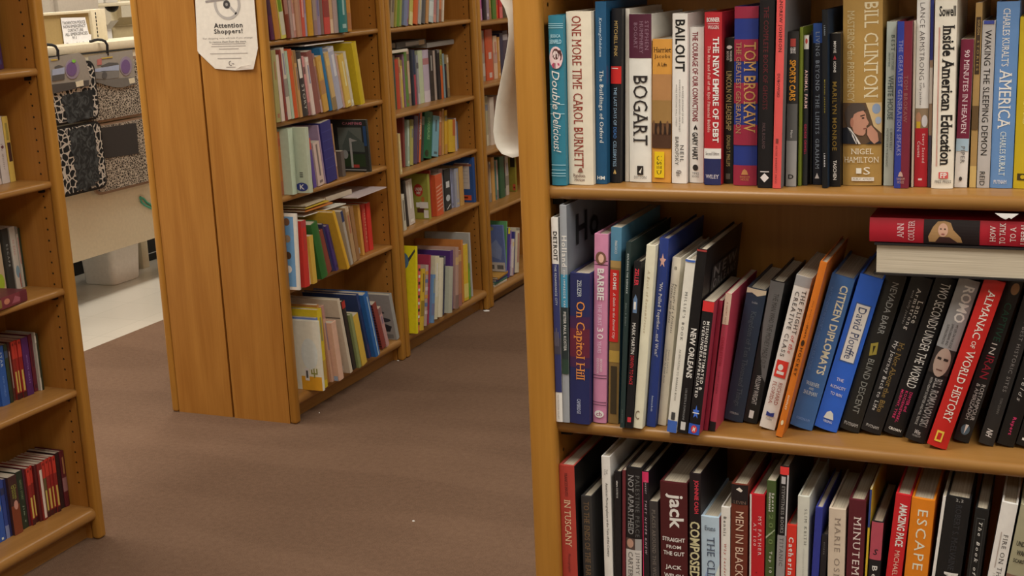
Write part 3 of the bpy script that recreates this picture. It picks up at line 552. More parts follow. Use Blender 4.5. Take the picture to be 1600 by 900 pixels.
T2(1231.7, 1268.5, 1299, 672, 432, '3c6090', 'blue hardback with cream capitals leaning right of the orange book', [
    V('CITIZEN DIPLOMATS', .5, .84, .05, .63, 'd8d4a8', 'b'), V('PATHFINDERS IN SOVIET-AMERICAN RELATIONS', .1, .22, .08, .62, '5a7ca8', ''), H('WARNER', .2, .8, .69, .715, 'b8c0c8', 's'), H('AND', .38, .6, .725, .74, 'b8c0c8', 's'), H('SHUMAN', .2, .8, .75, .775, 'b8c0c8', 's'), H('CONTINUUM', .2, .8, .93, .945, '7a94b8', 's')])
T2(1269.5, 1307, 1343, 675, 432, '2c5ab4', 'bright blue hardback with a framed white title box', [
    Rc(.2, .86, .17, .55, '3a5484', 'title_frame'), Rc(.24, .82, .178, .542, 'd8d4c4', 'title_box'), V('David Plouffe', .36, .72, .195, .525, '3c4660', 's'), H('THE', .34, .66, .655, .675, 'd4d8e0', ''), H('AUDACITY', .16, .84, .705, .725, 'd4d8e0', ''), H('TO WIN', .26, .76, .75, .77, 'd4d8e0', ''), Pg([(.28, .925), (.36, .885), (.5, .87), (.64, .885), (.72, .925)], 'c4ccdc', 'publisher_mark'), H('VIKING', .3, .7, .935, .95, 'c4ccdc', 's')])
T2(1310, 1342, 1385, 675, 428, '1e1e1c', 'black hardback with thin spaced capitals and a small gold picture', [
    V('NEVADA BARR', .42, .74, .05, .37, '8a8a84', ''), Pg([(.28, .44), (.62, .42), (.7, .495), (.36, .515)], '8a7c34', 'small_picture'), Pg([(.42, .45), (.55, .445), (.5, .5)], '2a2414', 'small_picture'), V('BLIND DESCENT', .38, .7, .53, .88, '7c7c74', ''), H('PUTNAM', .14, .86, .945, .965, 'a8a49c', 's')])
T2(1343.5, 1377, 1424.5, 675, 432, '1a1a1b', 'black hardback with white lettering above and brown lettering below', [
    V('Lance', .66, .9, .14, .28, 'd8d4cc', 's'), V('Armstrong', .4, .64, .07, .33, 'd8d4cc', 's'), V('with Sally Jenkins', .24, .36, .09, .3, '9a968e', 'si'), V("It's Not About the Bike", .46, .72, .41, .86, '7a6438', 's'), V('My Journey Back to Life', .16, .4, .41, .86, 'b8b4ac', 's'), H('PUTNAM', .18, .82, .95, .967, 'a8a49c', 's')])
T2(1378, 1410, 1463, 681, 433, '151415', 'black hardback with tall white capitals and small pink lettering', [
    V('TWO SECONDS UNDER THE WORLD', .34, .82, .035, .69, 'd8d4cc', ''), V('DWYER and', .62, .78, .715, .84, 'b43058', 'b'), V('KOCIENIEWSKI,', .38, .54, .715, .92, 'b43058', 'b'), V('MURPHY, TYRE', .16, .32, .715, .9, 'b43058', 'b'), H('CROWN', .2, .85, .955, .972, 'd0ccc4', 'b')])
T2(1411, 1444.5, 1498.5, 692, 436, '1a1819', 'hardback with grey upper spine, heavy white capitals and a small face', [
    Bd(0, .42, '84827e', 'grey_panel'), V('ROMO', .36, .86, .04, .255, 'ece8e0', 'b'), V('MY LIFE ON THE EDGE', .58, .7, .27, .41, '3a3836', ''), V('LIVING DREAMS AND', .38, .5, .27, .40, '3a3836', ''), V('SLAYING DRAGONS', .18, .3, .28, .40, '3a3836', ''),
    Bd(.42, .575, '2c2624', 'photograph'), El(.14, .9, .415, .59, '9a8474', 'photo_face'), Rc(.24, .44, .475, .49, '2a201c', 'photo_eye'), Rc(.56, .78, .475, .49, '2a201c', 'photo_eye'), Rc(.36, .66, .545, .552, '5a3c34', 'photo_mouth'), Bd(.59, 1, '171617', 'dark_foot'), V('BILL ROMANOWSKI', .46, .84, .6, .90, '8a8680', 'b'), V('WITH ADAM SCHEFTER AND PHIL TOWLE', .24, .36, .6, .9, '9a968e', ''), H('Wm', .35, .65, .93, .955, 'b8b4ac', 'si'), H('MORROW', .3, .72, .96, .972, '8a8680', 's')])
T2(1445, 1479.5, 1538, 702, 437, 'a8201c', 'bright red hardback with white capitals and yellow square outline', [
    V('ALMANAC', .36, .72, .06, .34, 'd8c4b4', 's'), V('OF', .42, .64, .355, .395, 'd8c4b4', 's'), V('WORLD HISTORY', .34, .74, .41, .84, 'd8c4b4', 's'), Rc(.28, .64, .9, .965, 'd8a83c', 'yellow_square'), Rc(.36, .56, .912, .953, 'a8201c', 'yellow_square')])
T2(1488, 1514, 1574, 691, 436, '1c1b1b', 'black hardback with green and red capitals beside the bright red one', [
    El(.4, .9, .02, .09, '8a6a48', 'portrait'), V('CAPTIVE', .36, .78, .14, .37, '1c4a38', ''), V('IN', .36, .7, .385, .45, 'c8c4bc', ''), V('IRAN', .3, .8, .46, .6, '8a2030', ''), V('ROSTAMPOUR', .58, .84, .635, .86, 'b0aca4', ''), V('& AMIRIZADEH', .28, .52, .635, .86, 'b0aca4', ''), El(.24, .8, .89, .955, '4a5c68', 'publisher_mark'), Pg([(.45, .89), (.65, .89), (.5, .95)], 'd0ccc4', 'publisher_mark')])
T2(1527, 1552, 1606, 697, 442, '242322', 'dark grey hardback with thin grey capitals reading down, fourth from right', [
    V("BRITAIN'S BEST HISTORIC SITES", .5, .74, .06, .66, '8a8680', 'l'), V('TOM QUINN', .5, .68, .7, .8, '6a6660', ''), V('NH', .3, .7, .9, .95, 'c0bcb4', 'bi')])
T2(1556, 1584, 1636, 698, 440, '151414', 'black hardback with white italic lettering and pink name at the right', [
    V('The Encyclopedia of', .62, .84, .06, .45, 'a8a49c', 'i'), V('Historic Battlefields', .34, .58, .08, .72, 'a8a49c', 'i'), V('Rupert', .4, .66, .82, .93, 'b8305c', 'b')])
T2(1586, 1620, 1668, 699, 440, '141313', 'black hardback last on the middle shelf, with red and white marks low', [
    V('THE LAST', .5, .85, .6, .8, 'b8283c', ''), V('FRONTIER', .2, .45, .6, .8, 'b8b4ac', ''), H('Y', .3, .6, .9, .93, 'd8d4cc', 'b'), Rc(.2, .7, .95, .965, 'd8d4cc', 'publisher_mark')])

# lower shelf
T3(868, 891.5, 862, 725, '94362c', 'brick-red hardback first on the lower shelf, cream pages showing', [
    V('FRANCES MAYES', .38, .56, .115 * .55, .27, '4a2420', 's'), V('IN TUSCANY', .3, .7, .30, .72, 'd0a884', 's'), V('Photographs', .4, .6, .78, .95, '5a2a24', 's')], d=.21, face='141312', Y=1.866)
T3(912, 928, 908, 775, '2c2a28', 'dark grey-brown slim hardback with dim gold capitals, beside the brick-red one', [
    V('TO THE ENDS OF THE EARTH', .26, .76, .045, .78, '6a5438', 's')], d=.2)
T3(945, 959, 938.7, 713, 'cfc6b6', 'tall white slim hardback with black lettering on the lower shelf', [
    V('Travel', .55, .75, .11, .15, '5a5450', 's'), V('& Today', .3, .5, .11, .16, '5a5450', 's'), V('American Photographers at the Turn of the Century', .36, .7, .225, .88, '3c3834', 's')], d=.23)
T3(960.5, 971, 959.5, 737, '171516', 'thin black hardback with tiny white lettering, next to the tall white one', [
    V('where', .35, .6, .075, .13, 'd4d0c8', 'b'), V('GUESTBOOK', .35, .6, .135, .23, 'a8a49c')], d=.22)
T3(972.5, 977.5, 972.5, 735, '5a2428', 'very thin dark red book between two black ones on the lower shelf', kind='paper')
T3(979, 1003.5, 978.5, 730, '181617', 'thick black hardback with grey capitals and a face photograph below', [
    V('PALESTINE PEACE', .62, .86, .06, .60, '5a5854', 's'), V('NOT APARTHEID', .14, .5, .06, .58, '8a8884', 's'), Bd(.615, .715, '4a3a34', 'photograph'), El(.05, .5, .62, .7, 'a07c68', 'photo_face'), Rc(.6, 1, .615, .715, '8a8680', 'photo_background'), Bd(.715, 1, 'b0aaa0', 'grey_foot'), V('JIMMY', .6, .88, .735, .93, '5a5650', 's'), V('CARTER', .16, .46, .735, .96, '5a5650', 's')], d=.19)
T3(1005, 1016, 1003.5, 737, '1c171a', 'narrow black hardback with bright pink top panel and slanted capitals', [
    Rc(0, 1, 0, .09, 'b42c50', 'pink_top'), Rc(0, .14, .09, 1, 'b42c50', 'pink_edge'), V('CHERET', .45, .68, .075, .19, 'b8a8a8', 'i'), V('THEY NEVER KNEW', .4, .72, .245, .72, 'a89498', 'i')], d=.2)
T3(1016.6, 1030, 1014, 783, '34302e', 'low grey-brown slim book with dark capitals, left of the wide maroon one', [
    V('PLACES AROUND THE WORLD', .3, .7, .07, .75, '6a6258', 's')], 'paper', d=.2)
T3(1033, 1075, 1031.5, 752, '43191a', 'wide maroon hardback with large white lower-case name', [
    V('jack', .2, .88, .09, .39, 'e8e0d4', 'b'), H('STRAIGHT', .08, .92, .47, .505, 'dcd0c4', 'b'), H('FROM', .24, .78, .535, .565, 'dcd0c4', 'b'), H('THE GUT', .12, .9, .59, .625, 'dcd0c4', 'b'), H('JACK', .2, .8, .71, .755, 'dcd0c4', 'b'), H('WELCH', .14, .86, .785, .825, 'dcd0c4', 'b')])
T3(1077, 1096, 1077.5, 740, '1a1416', 'black hardback with red capitals and huge cream capitals below', [
    V('JOHNNIE CASH', .36, .82, .05, .335, 'b83440', 'b'), V('COMPOSED', .06, .94, .405, .9, 'b0a880', 'b')])
T3(1096.5, 1125.5, 1095, 806, '9aaac0', 'pale blue hardback with grey mountains and a dark serif title', [
    Pg([(.3, .9), (.65, .55), (1, .4), (1, .9)], 'b8c0c8', 'mountain'), Pg([(0, .6), (.35, .45), (.7, .8), (0, .9)], '7c8ca8', 'mountain'), H('Evans', .22, .8, .075, .115, '3a3e48', 's'), V('THE CLIMB', .34, .76, .17, .62, '3c4452', 's')], face='8a2c2c')
T3(1126.5, 1141, 1127, 792, 'd0c6b0', 'slim cream hardback with red lettering below a black name', [
    V('Bennis', .28, .6, .08, .245, '3a3632', 's'), V('Why Leaders Can\'t Lead', .28, .62, .31, .9, '94382c', 'si')])
T3(1141.5, 1167.5, 1143, 756, '5a281c', 'brown hardback with a dark photo top and pale capitals', [
    Bd(0, .165, '1c1616', 'photo_top'), Pg([(.3, .04), (.5, .02), (.7, .045), (.6, .06)], 'c8b8a8', 'photo_top'), H('LEVIN', .15, .9, .135, .16, '6a5448', 's'), V('MEN IN BLACK', .3, .78, .225, .78, 'c0a48c', '')])
T3(1171, 1195, 1172, 772, 'a01c22', 'bright red hardback with a white left edge and pale lettering', [
    Rc(0, .12, 0, 1, 'd0c4b8', 'white_edge'), V('MY FATHER', .6, .8, .175, .51, 'd8a8a0', 's'), V('AT 100', .28, .46, .235, .43, 'd8a8a0', 's'), El(.45, .55, .65, .66, '6a1418', 'publisher_mark')])
T3(1195.5, 1212, 1198.5, 751, '3c4a26', 'mossy green slim book with white block lettering at its top', [
    V('Sports', .55, .85, .1, .255, 'd8d8cc', 'b'), V('Illustrated', .25, .52, .1, .255, 'd8d8cc', 'b'), V('2010', .3, .8, .28, .53, '5a6a3c', 'b'), Pg([(0, .47), (1, .4), (1, .41), (0, .49)], '8a9474', 'scratch'), V('Top 10 Lists', .35, .75, .59, .93, 'd8d8cc', '')], 'paper')
T3(1212.5, 1226.7, 1219.5, 729, '171515', 'black slim hardback with small red top, silver foot and spaced capitals', [
    Bd(0, .065, 'c03430', 'red_top'), Rc(.85, 1, .065, 1, 'b0aca8', 'silver_edge'), Rc(.2, .68, .08, .14, 'a09c98', 'publisher_mark'), V('EYEWITNESS BOOKS', .3, .66, .16, .55, '8a8680', 's'), Bd(.57, 1, '807c78', 'silver_foot'), V('TITANIC', .3, .7, .59, .83, '4a4644', 's')], d=.21, k2=.95)
T3(1227.3, 1242.5, 1230, 820, 'b42c20', 'low red slim hardback with white serif lettering', [
    V('Catherine the', .24, .74, .1, .62, 'e4ccb8', 'sb'), V('Great', .24, .74, .66, .85, 'e4ccb8', 'sb')])
T3(1244, 1267, 1247, 775, 'b4b2a2', 'pale grey-green hardback with faint serif capitals and dark ones low', [
    V('SLIM KEITH', .62, .84, .1, .40, '6a6a62', 's'), V('WITH ANNETTE TAPERT', .55, .68, .43, .68, 'a09e92', 's'), V('SLIM', .2, .8, .83, .99, '3a3a36', 's')])
T3(1267.8, 1279.5, 1274.5, 793, '2a3074', 'narrow royal blue hardback right of the pale grey-green one', [
    V('HARVEST OF HOPE', .3, .6, .6, .95, '6a74b0', 's')], k2=.95)
T3(1280.5, 1292, 1284.5, 836, '1d1b1c', 'low narrow black book with grey pages showing behind its spine', [V('ESSAYS', .4, .6, .06, .16, '7a7672')], k2=.93)
T3(1293, 1321.5, 1295.5, 794, 'b4a48e', 'thick beige hardback with grey serif capitals', [
    V('MARIE OSMOND', .38, .72, .07, .83, '7c6e60', 's')])
T3(1322, 1350.5, 1327, 780, '4c1a20', 'maroon hardback with large pale capitals, right of the thick beige one', [
    V('MINUTEMEN', .34, .76, .135, .76, 'c8b4a8', 's')])
T3(1351.3, 1355.8, 1359.5, 765, 'b09428', 'thin yellow book with dark blue top on the lower shelf', [Bd(0, .31, '2a3868', 'blue_top')], 'paper', k2=.92)
T3(1356.5, 1381, 1362.5, 815, '1b191a', 'low black book with a dusty red upper panel and white lettering', [
    Bd(0, .31, '98404a', 'red_panel'), H('S', .3, .7, .22, .27, '2c1c20', 'bi', 'publisher_mark'), V('Beethoven', .3, .75, .36, .9, 'd8d0c4', 's')])
T3(1384, 1412, 1400, 772, 'a81e22', 'bright red hardback with tall white condensed capitals, left of the orange one', [
    V('AMAZING PACE', .34, .84, .07, .42, 'e4d8cc', 'b'), V('MICHAEL PHELPS', .4, .72, .455, .84, 'd89c88', '')])
T3(1412.8, 1453, 1425, 778, 'bc6c18', 'wide orange hardback with tall pale capitals', [
    V('ESCAPE HERE', .32, .76, .085, .98, 'dcc8a4', '')])
T3(1456, 1461.5, 1473.5, 776, 'c8c0b4', 'thin white hardback beside the wide orange one', kind='paper', k2=.95)
T3(1462, 1501, 1479, 776, '161616', 'wide black hardback with near-black name and huge white capitals below', [
    V('ROBERT S. McELVAINE', .44, .68, .05, .58, '2c2c2e', 's'), V('MAJOR', .14, .9, .6, .97, 'd8d0c4', 'b'), H('2,2', .4, .7, .005, .03, 'a8a49c')])
T3(1510, 1540, 1524, 795, '181817', 'black hardback with a thin framed panel and white italic lettering', [
    *[Rc(a, b, c, d, '4a4a46', 'frame_line') for a, b, c, d in ((.2, .22, .07, .8), (.76, .78, .07, .8), (.2, .78, .07, .075), (.2, .78, .8, .805))], V('The Book of Guys', .34, .66, .1, .72, 'd0ccc4', 'si')])
T3(1540.8, 1570.5, 1563, 785, 'd0c8be', 'white hardback with dark serif capitals near the right edge', [
    V('FIRE ON THE MOUNTAIN', .5, .78, .245, .98, '4a4642', 's'), Rc(.3, .36, .23, .52, '9a8c80', 'spine_rule'), V('JOHN N. MACLEAN', .28, .42, .56, .9, '7a746c', 's')])
T3(1572, 1601, 1595, 790, '8a8468', 'olive-grey hardback last on the lower shelf', [
    H('UNDER', .2, .9, .28, .32, '2a2820', 'b'), H('WAR', .3, .8, .35, .39, '2a2820', 'b'), H('SCARS', .2, .8, .42, .45, '2a2820', 'b'), Bd(.55, .8, '6c5040', 'picture')])

for gname in (G1, G2, G3):
    settle(ROWS[gname], XR+.043, XR+.914-.043)
    if gname == G3:                         # lettering heights were measured on the visible part of these spines
        for r in ROWS[gname]:
            k = .192/r['top']; f = lambda t: t if t == 1 else t*k; a = list(r['args']); new = []
            for q in a[3]:
                if q[0] in 'VH': new.append((q[0], q[1], q[2], q[3], f(q[4]), f(q[5]), q[6], q[7], q[8]))
                elif q[0] in 'RE': new.append((q[0], q[1], q[2], f(q[3]), f(q[4]), q[5], q[6]))
                else: new.append((q[0], [(c, f(t)) for c, t in q[1]], q[2], q[3]))
            a[3] = new; r['args'] = tuple(a)
    for r in ROWS[gname]: stand(r, 'x')
# two books laid flat across the tops of the leaning ones
zt = max(r['zs']+r['top'] for r in ROWS[G2] if r['ax'] > -.33)+.004
book('thick hardback lying flat with its page edges facing out, under a red one', (-.262, 1.882+.165, zt), (0, -Q, math.pi), .0455, .238, .165, '1e1c1c', 'hard', [], None, 1.3, G2)
book('red hardback lying flat on top of the leaning row, spine outward, woman pictured', (-.026, 1.885, zt+.047), (0, -Q, 0), .034, .243, .163, 'a01c2a', 'hard', [
    H('ANN', .2, .8, .155, .19, 'd8b4b0', 's'), H('COULTER', .1, .92, .215, .25, 'd8b4b0', 's'), Rc(0, 1, .30, .60, '1c1416', 'photograph'), Pg([(.08, .33), (.3, .325), (.7, .35), (.92, .375), (.95, .41), (.88, .445), (.6, .46), (.3, .5), (.08, .51)], 'a07c50', 'photo_hair'), Pg([(.05, .36), (.3, .385), (.3, .44), (.05, .49)], '3a2422', 'photo_dress'), El(.3, .86, .378, .432, 'c49a80', 'photo_face'), El(.6, .66, .388, .398, '3a2a24', 'photo_eye'), El(.6, .66, .41, .42, '3a2a24', 'photo_eye'), El(.4, .45, .395, .415, '8a4a44', 'photo_mouth'),
    H('HOW', .18, .82, .655, .685, 'e4d4cc', 's'), H('TO TALK', .1, .94, .705, .735, 'e4d4cc', 's'), H('TO A', .2, .8, .76, .79, 'e4d4cc', 's'), H('LIBERAL', .1, .94, .815, .845, 'e4d4cc', 's'), H('(IF YOU', .12, .92, .87, .90, 'e4d4cc', 's'), H('MUST)', .2, .86, .925, .955, 'e4d4cc', 's')], None, 1.4, G2)
# ------------------------------------------------------------------ books of the bookcases along the aisle
def along(px, X, z):
    """how far down the aisle a shelf point seen at column px stands"""
    return bis(lambda y: proj((X, y, z))[0]-px, 2.0, 9.0)
ORD = ['first', 'second', 'third', 'fourth', 'fifth', 'sixth', 'seventh', 'eighth', 'ninth', 'tenth', 'eleventh', 'twelfth', 'thirteenth', 'fourteenth', 'fifteenth', 'sixteenth', 'seventeenth', 'eighteenth', 'nineteenth', 'twentieth', 'twenty-first', 'twenty-second', 'twenty-third', 'twenty-fourth', 'twenty-fifth']
def row(where, zs, X, y0, y1, K, text, special=None, hdef=.25, depth=.2):
    """one line a book: colour words, spine colour, left and right edge (px), top (px, or height in m, or -), lean in degrees, how far it stands out, depth"""
    rows = []; special = special or {}
    lines = [q.split() for q in text.strip().split('\n')]
    for i, q in enumerate(lines):
        name, col, xl, xr = q[0].replace('_', ' '), q[1], float(q[2]), float(q[3])
        top = q[4] if len(q) > 4 else '-'; lean = float(q[5]) if len(q) > 5 else 0; out = float(q[6]) if len(q) > 6 else 0; dd = float(q[7]) if len(q) > 7 else depth
        Xf = X+out+random.uniform(-.006, .006) if len(q) < 7 else X+out
        a, b = along(xl, Xf, zs), along(xr, Xf, zs); tn = math.tan(R_(lean))
        if top == '-': t = hdef
        elif float(top) < 3: t = float(top)
        else: t = bis(lambda hh: proj((Xf, (a+b)/2+tn*hh, zs+hh))[1]-float(top), .02, .6)
        deco, kind, face, lab = special.get(i, ((), None, None, None))
        w = b-a; size = 'slim' if w < .014 else ('thick' if w > .034 else '')
        if lab is None: lab = (size+' ' if size else '')+name+' book, '+ORD[i]+' from left, '+where
        if not deco and col and i % 3 != 1 and w > .008:
            rgb = hexrgb(col); g = sum(rgb)/3; pk = random.choice(((230, 222, 205), (40, 32, 30), (150, 60, 50), (70, 80, 120), (200, 170, 90)))
            cc = '%02x%02x%02x' % tuple(int(a_*.5+b_*.5) for a_, b_ in zip(rgb, pk)); c2 = '%02x%02x%02x' % tuple(int(a_*.68+b_*.32) for a_, b_ in zip(rgb, random.choice(((230, 222, 205), (30, 26, 26), (120, 70, 90)))))
            u = random.uniform(.05, .2); v = random.uniform(.38, .8)
            deco = random.choice(([Bd(v, min(1, v+.25), c2), Rc(.32, .66, u, u+.3, cc, 'title_strip')], [Bd(0, u, c2), Rc(.3, .7, u+.06, v, cc, 'title_strip')], [Rc(.36, .6, u, v, cc, 'title_strip'), Rc(.25, .75, .88, .94, cc, 'publisher_mark')], [Bd(u, u+.12, cc), Bd(.78, 1, c2)]))
        rows.append(dict(ax=a, tn=tn, w=w*math.cos(math.atan(tn))*.97, top=t, zs=zs, dep=Xf, args=(lab, col, kind or ('hard' if i % 2 else 'paper'), deco, face, K, 'books on '+where, min(dd, Xf-(X0-.253)))))
    settle(rows, y0, y1)
    return [stand(r, 'y') for r in rows]
STK = 'd0c8b8'
def barcode(c0, c1, t0, t1): return [FL(Rc(c0, c1, t0, t1, STK, 'price_sticker')), FL(Rc(c0+(c1-c0)*.25, c1-(c1-c0)*.25, t0+(t1-t0)*.2, t1-(t1-t0)*.2, '4a4642', 'barcode'))]
X0 = XM
NA, NB, NC, NL = 'bookcase behind the notice', 'second picture-book bookcase', 'farthest bookcase', 'left-edge bookcase'
A0, A1 = 4.022+.034, 4.022+.893-.034
row('top visible shelf, '+NA, 1.405, -2.65, A0, A1, 1.5, '''
purple 4a1f38 424 430.5 - -6
brown a0692a 430.5 439.5 - -6
yellow-green b5a84a 440 450 - -6
maroon 6b3020 450 455.6 - -5
grey 9a7f72 456 460 - -3
pinkish a87868 460 464.6 .24 -2
tan a57a5c 464.6 469 - -2
rosy-brown 9d705a 469 472.8 .23 -1
red b04a38 473 478 - 0
blue-grey 8d8590 478 482 - 0
yellow b07f1c 483 490.5 .26 0
grey 8d7868 492 497 - 0
lilac 85707c 497 502 .24 0
brown 70584c 502 507 - 0
red b04238 508 517 - 0
tan b08a60 517 522 .24 0
pale-grey 9a8278 523 532 - 0
teal 2a6660 532 544 .26 0
orange a8702c 544 550 - 0''', {2: ([Rc(.1, .7, .1, .62, '5f7a1c', 'green_panel'), Rc(.1, .9, .62, .95, 'b0a88c', 'grey_panel')], 'hard', None, None)})
row('second shelf, '+NA, 1.118, -2.645, A0, A1, 1.5, '''
olive-grey 8f8450 432 441 79 -2
white c0ad98 441 448 86 -3
maroon 7d3a30 448 450.4 78 -3
cream b8ab94 450.4 457 75 -4
mint 9aa78c 457 461 80 -4
orange-red b5502a 461 470 77 -4
tan b08550 470 473.6 79 -5
black 3a3430 474 484 82 -6
pink c08078 484 488 88 -7
white c5b0a0 488 493 90 -8
maroon 7d4a40 494 502 80 -9
mauve 90685c 502 506 84 -9
yellow b58a40 506 516 88 -10
blue 2c6488 516 522 75 -11
tan b59560 522 528 82 -11
blue-grey 9a98a0 528 537 74 -11
pinkish-grey b08f80 537 541 84 -11
yellow c0a04c 541 550 85 -11
white b8ac90 550 554 81 -11
lemon-yellow b59a20 564 571 66 -10 .01 .24''', {5: ([Rc(.7, 1, .1, 1, 'b08550', 'orange_edge')], 'hard', None, None), 7: ([Rc(.2, .7, .1, .4, 'c8bca8', 'picture'), V('STORY', .3, .7, .5, .9, 'b8b0a0')], 'hard', None, None)})
row('third shelf, '+NA, .845, -2.655, A0, A1, 1.55, '''
orange-brown a8622c 440 446 206 0 -.03
pale-green a9b498 446 456.5 204 -3
dark_green 4a6a4c 456.5 460 208 -3 -.01
pale_grey-green a5aa90 479 484.5 200 0 .05 .24
olive 6a7030 485.5 490.5 212 -6
violet 54407a 490.5 495.5 211 -7
pinkish-white b8a090 498 508 222 -7
lavender 907888 508 511 196 -7 -.01 .24
navy 2f2c60 511 527 190 -6
tan 8a6448 527 529.5 194 -5 -.01
grey 5a5048 536 541 236 -3 -.03
camping 2a2c28 579 581.5 187 -3 .02 .24''', {
    3: (near_spine(.74, [FL(El(.1, .92, .84, .975, '2c3468', 'round_emblem')), FL(H('K', .36, .68, .87, .945, 'd4d4c8', 'b')), *[FL(Rc(.42, .64, a, a+.02, '5a5c50', 'barcode')) for a in (.68, .71, .74)]]), 'paper', None, 'pale grey-green box-like book with a round blue K emblem on its side'),
    5: ([Bd(.06, .28, 'b0483c', 'red_panel')], 'paper', None, None),
    8: ([*[Bd(t, t+.015, '3c3a70', 'spine_rule') for t in (.15, .3, .45, .6, .75)]], 'paper', None, None),
    11: (near_spine(.3, [FL(Rc(0, 1, 0, 1, '2a2c28', 'cover_picture')), FL(Rc(.2, .85, .15, .6, '5e6258', 'picture_mountain')), FL(Pg([(.3, .5), (.5, .2), (.9, .45), (.9, .62), (.3, .6)], '4a5048', 'picture_mountain')), FL(Rc(.1, .9, .66, .9, '2c3a24', 'picture_grass')), FL(H('CAMPING', .35, .88, .045, .095, 'b06a74', 'b')), FL(Rc(.5, .56, .35, .92, '9a968c', 'picture_tent')), FL(Pg([(.5, .35), (.72, .4), (.5, .43)], '9a968c', 'picture_tent')), FL(El(.28, .44, .58, .75, '8a8880', 'picture_figure')), FL(Rc(.56, .72, .86, .92, '9a3a30', 'picture_figure')), FL(Rc(.3, .9, .955, .97, 'a8a49c', 'small_rule')), FL(Rc(.9, .98, .12, .5, '2a4466', 'picture_sky'))]), 'paper', 'c8c0b4', 'dark magazine about camping standing with its landscape cover showing')})
row('fourth shelf, '+NA, .507, -2.635, A0, A1, 1.55, '''
white c8bfae 461.5 464.5 336 3 .03 .25
moss-green 5a6a34 468 470 360 1 .01
red b03028 472 483 349 -8 .03
cream c5b090 484 487 350 -11 .02
yellow b8953c 487 493.5 372 -12 .03
brown 7a4428 493.5 497 380 -13
green 2c5a28 498 508.5 351 -15 .02
maroon 7a3c30 510 520 362 -16
navy 3a3a58 520 523 350 -16 -.01
purple 4a3a70 524 530 353 -16
yellow c0942c 543.5 547.5 332 -22 .03 .24
grey-white 9a9080 549 552.5 330 -14
tan a08058 553 558 324 -10 -.01
brown 8a6440 558 563 323 -8 -.02
amber b8863c 567 570.5 320 -5 -.04
red a83c30 571.5 576.5 319 -3 -.06
crimson b83028 578 584 317 -2 -.06''', {
    0: (near_spine(.7, [FL(Rc(.12, .86, .04, .96, '6088a8', 'blue_panel')), *[FL(El(.3, .66, t, t+.1, c, 'picture_animal')) for t, c in ((.06, '6a4a34'), (.28, '8a7258'), (.5, '4a3424'), (.68, 'd0ccc4'))]]), 'hard', None, 'white-bordered picture book with animals on blue, first on fourth shelf, '+NA),
    6: (barcode(.55, .9, .82, .94)+[FL(Rc(.45, .7, .42, .46, 'd0ccc0', 'label_strip'))], 'hard', None, None), 10: ([FL(Rc(.5, .8, .9, .95, '9a3a20', 'red_caption'))], 'hard', None, None),
    11: ([Bd(0, .2, '2a3454', 'blue_top')], 'paper', None, None), 14: (barcode(.5, .95, .84, .96)+[FL(El(.55, .85, .1, .22, '6a4420', 'picture_animal')), FL(Rc(.6, .85, .4, .5, '8a5a28', 'picture_animal'))], 'paper', None, None), 15: ([V('CHRISTMAS', .4, .7, .1, .8, 'c8a078')], 'hard', None, None)})
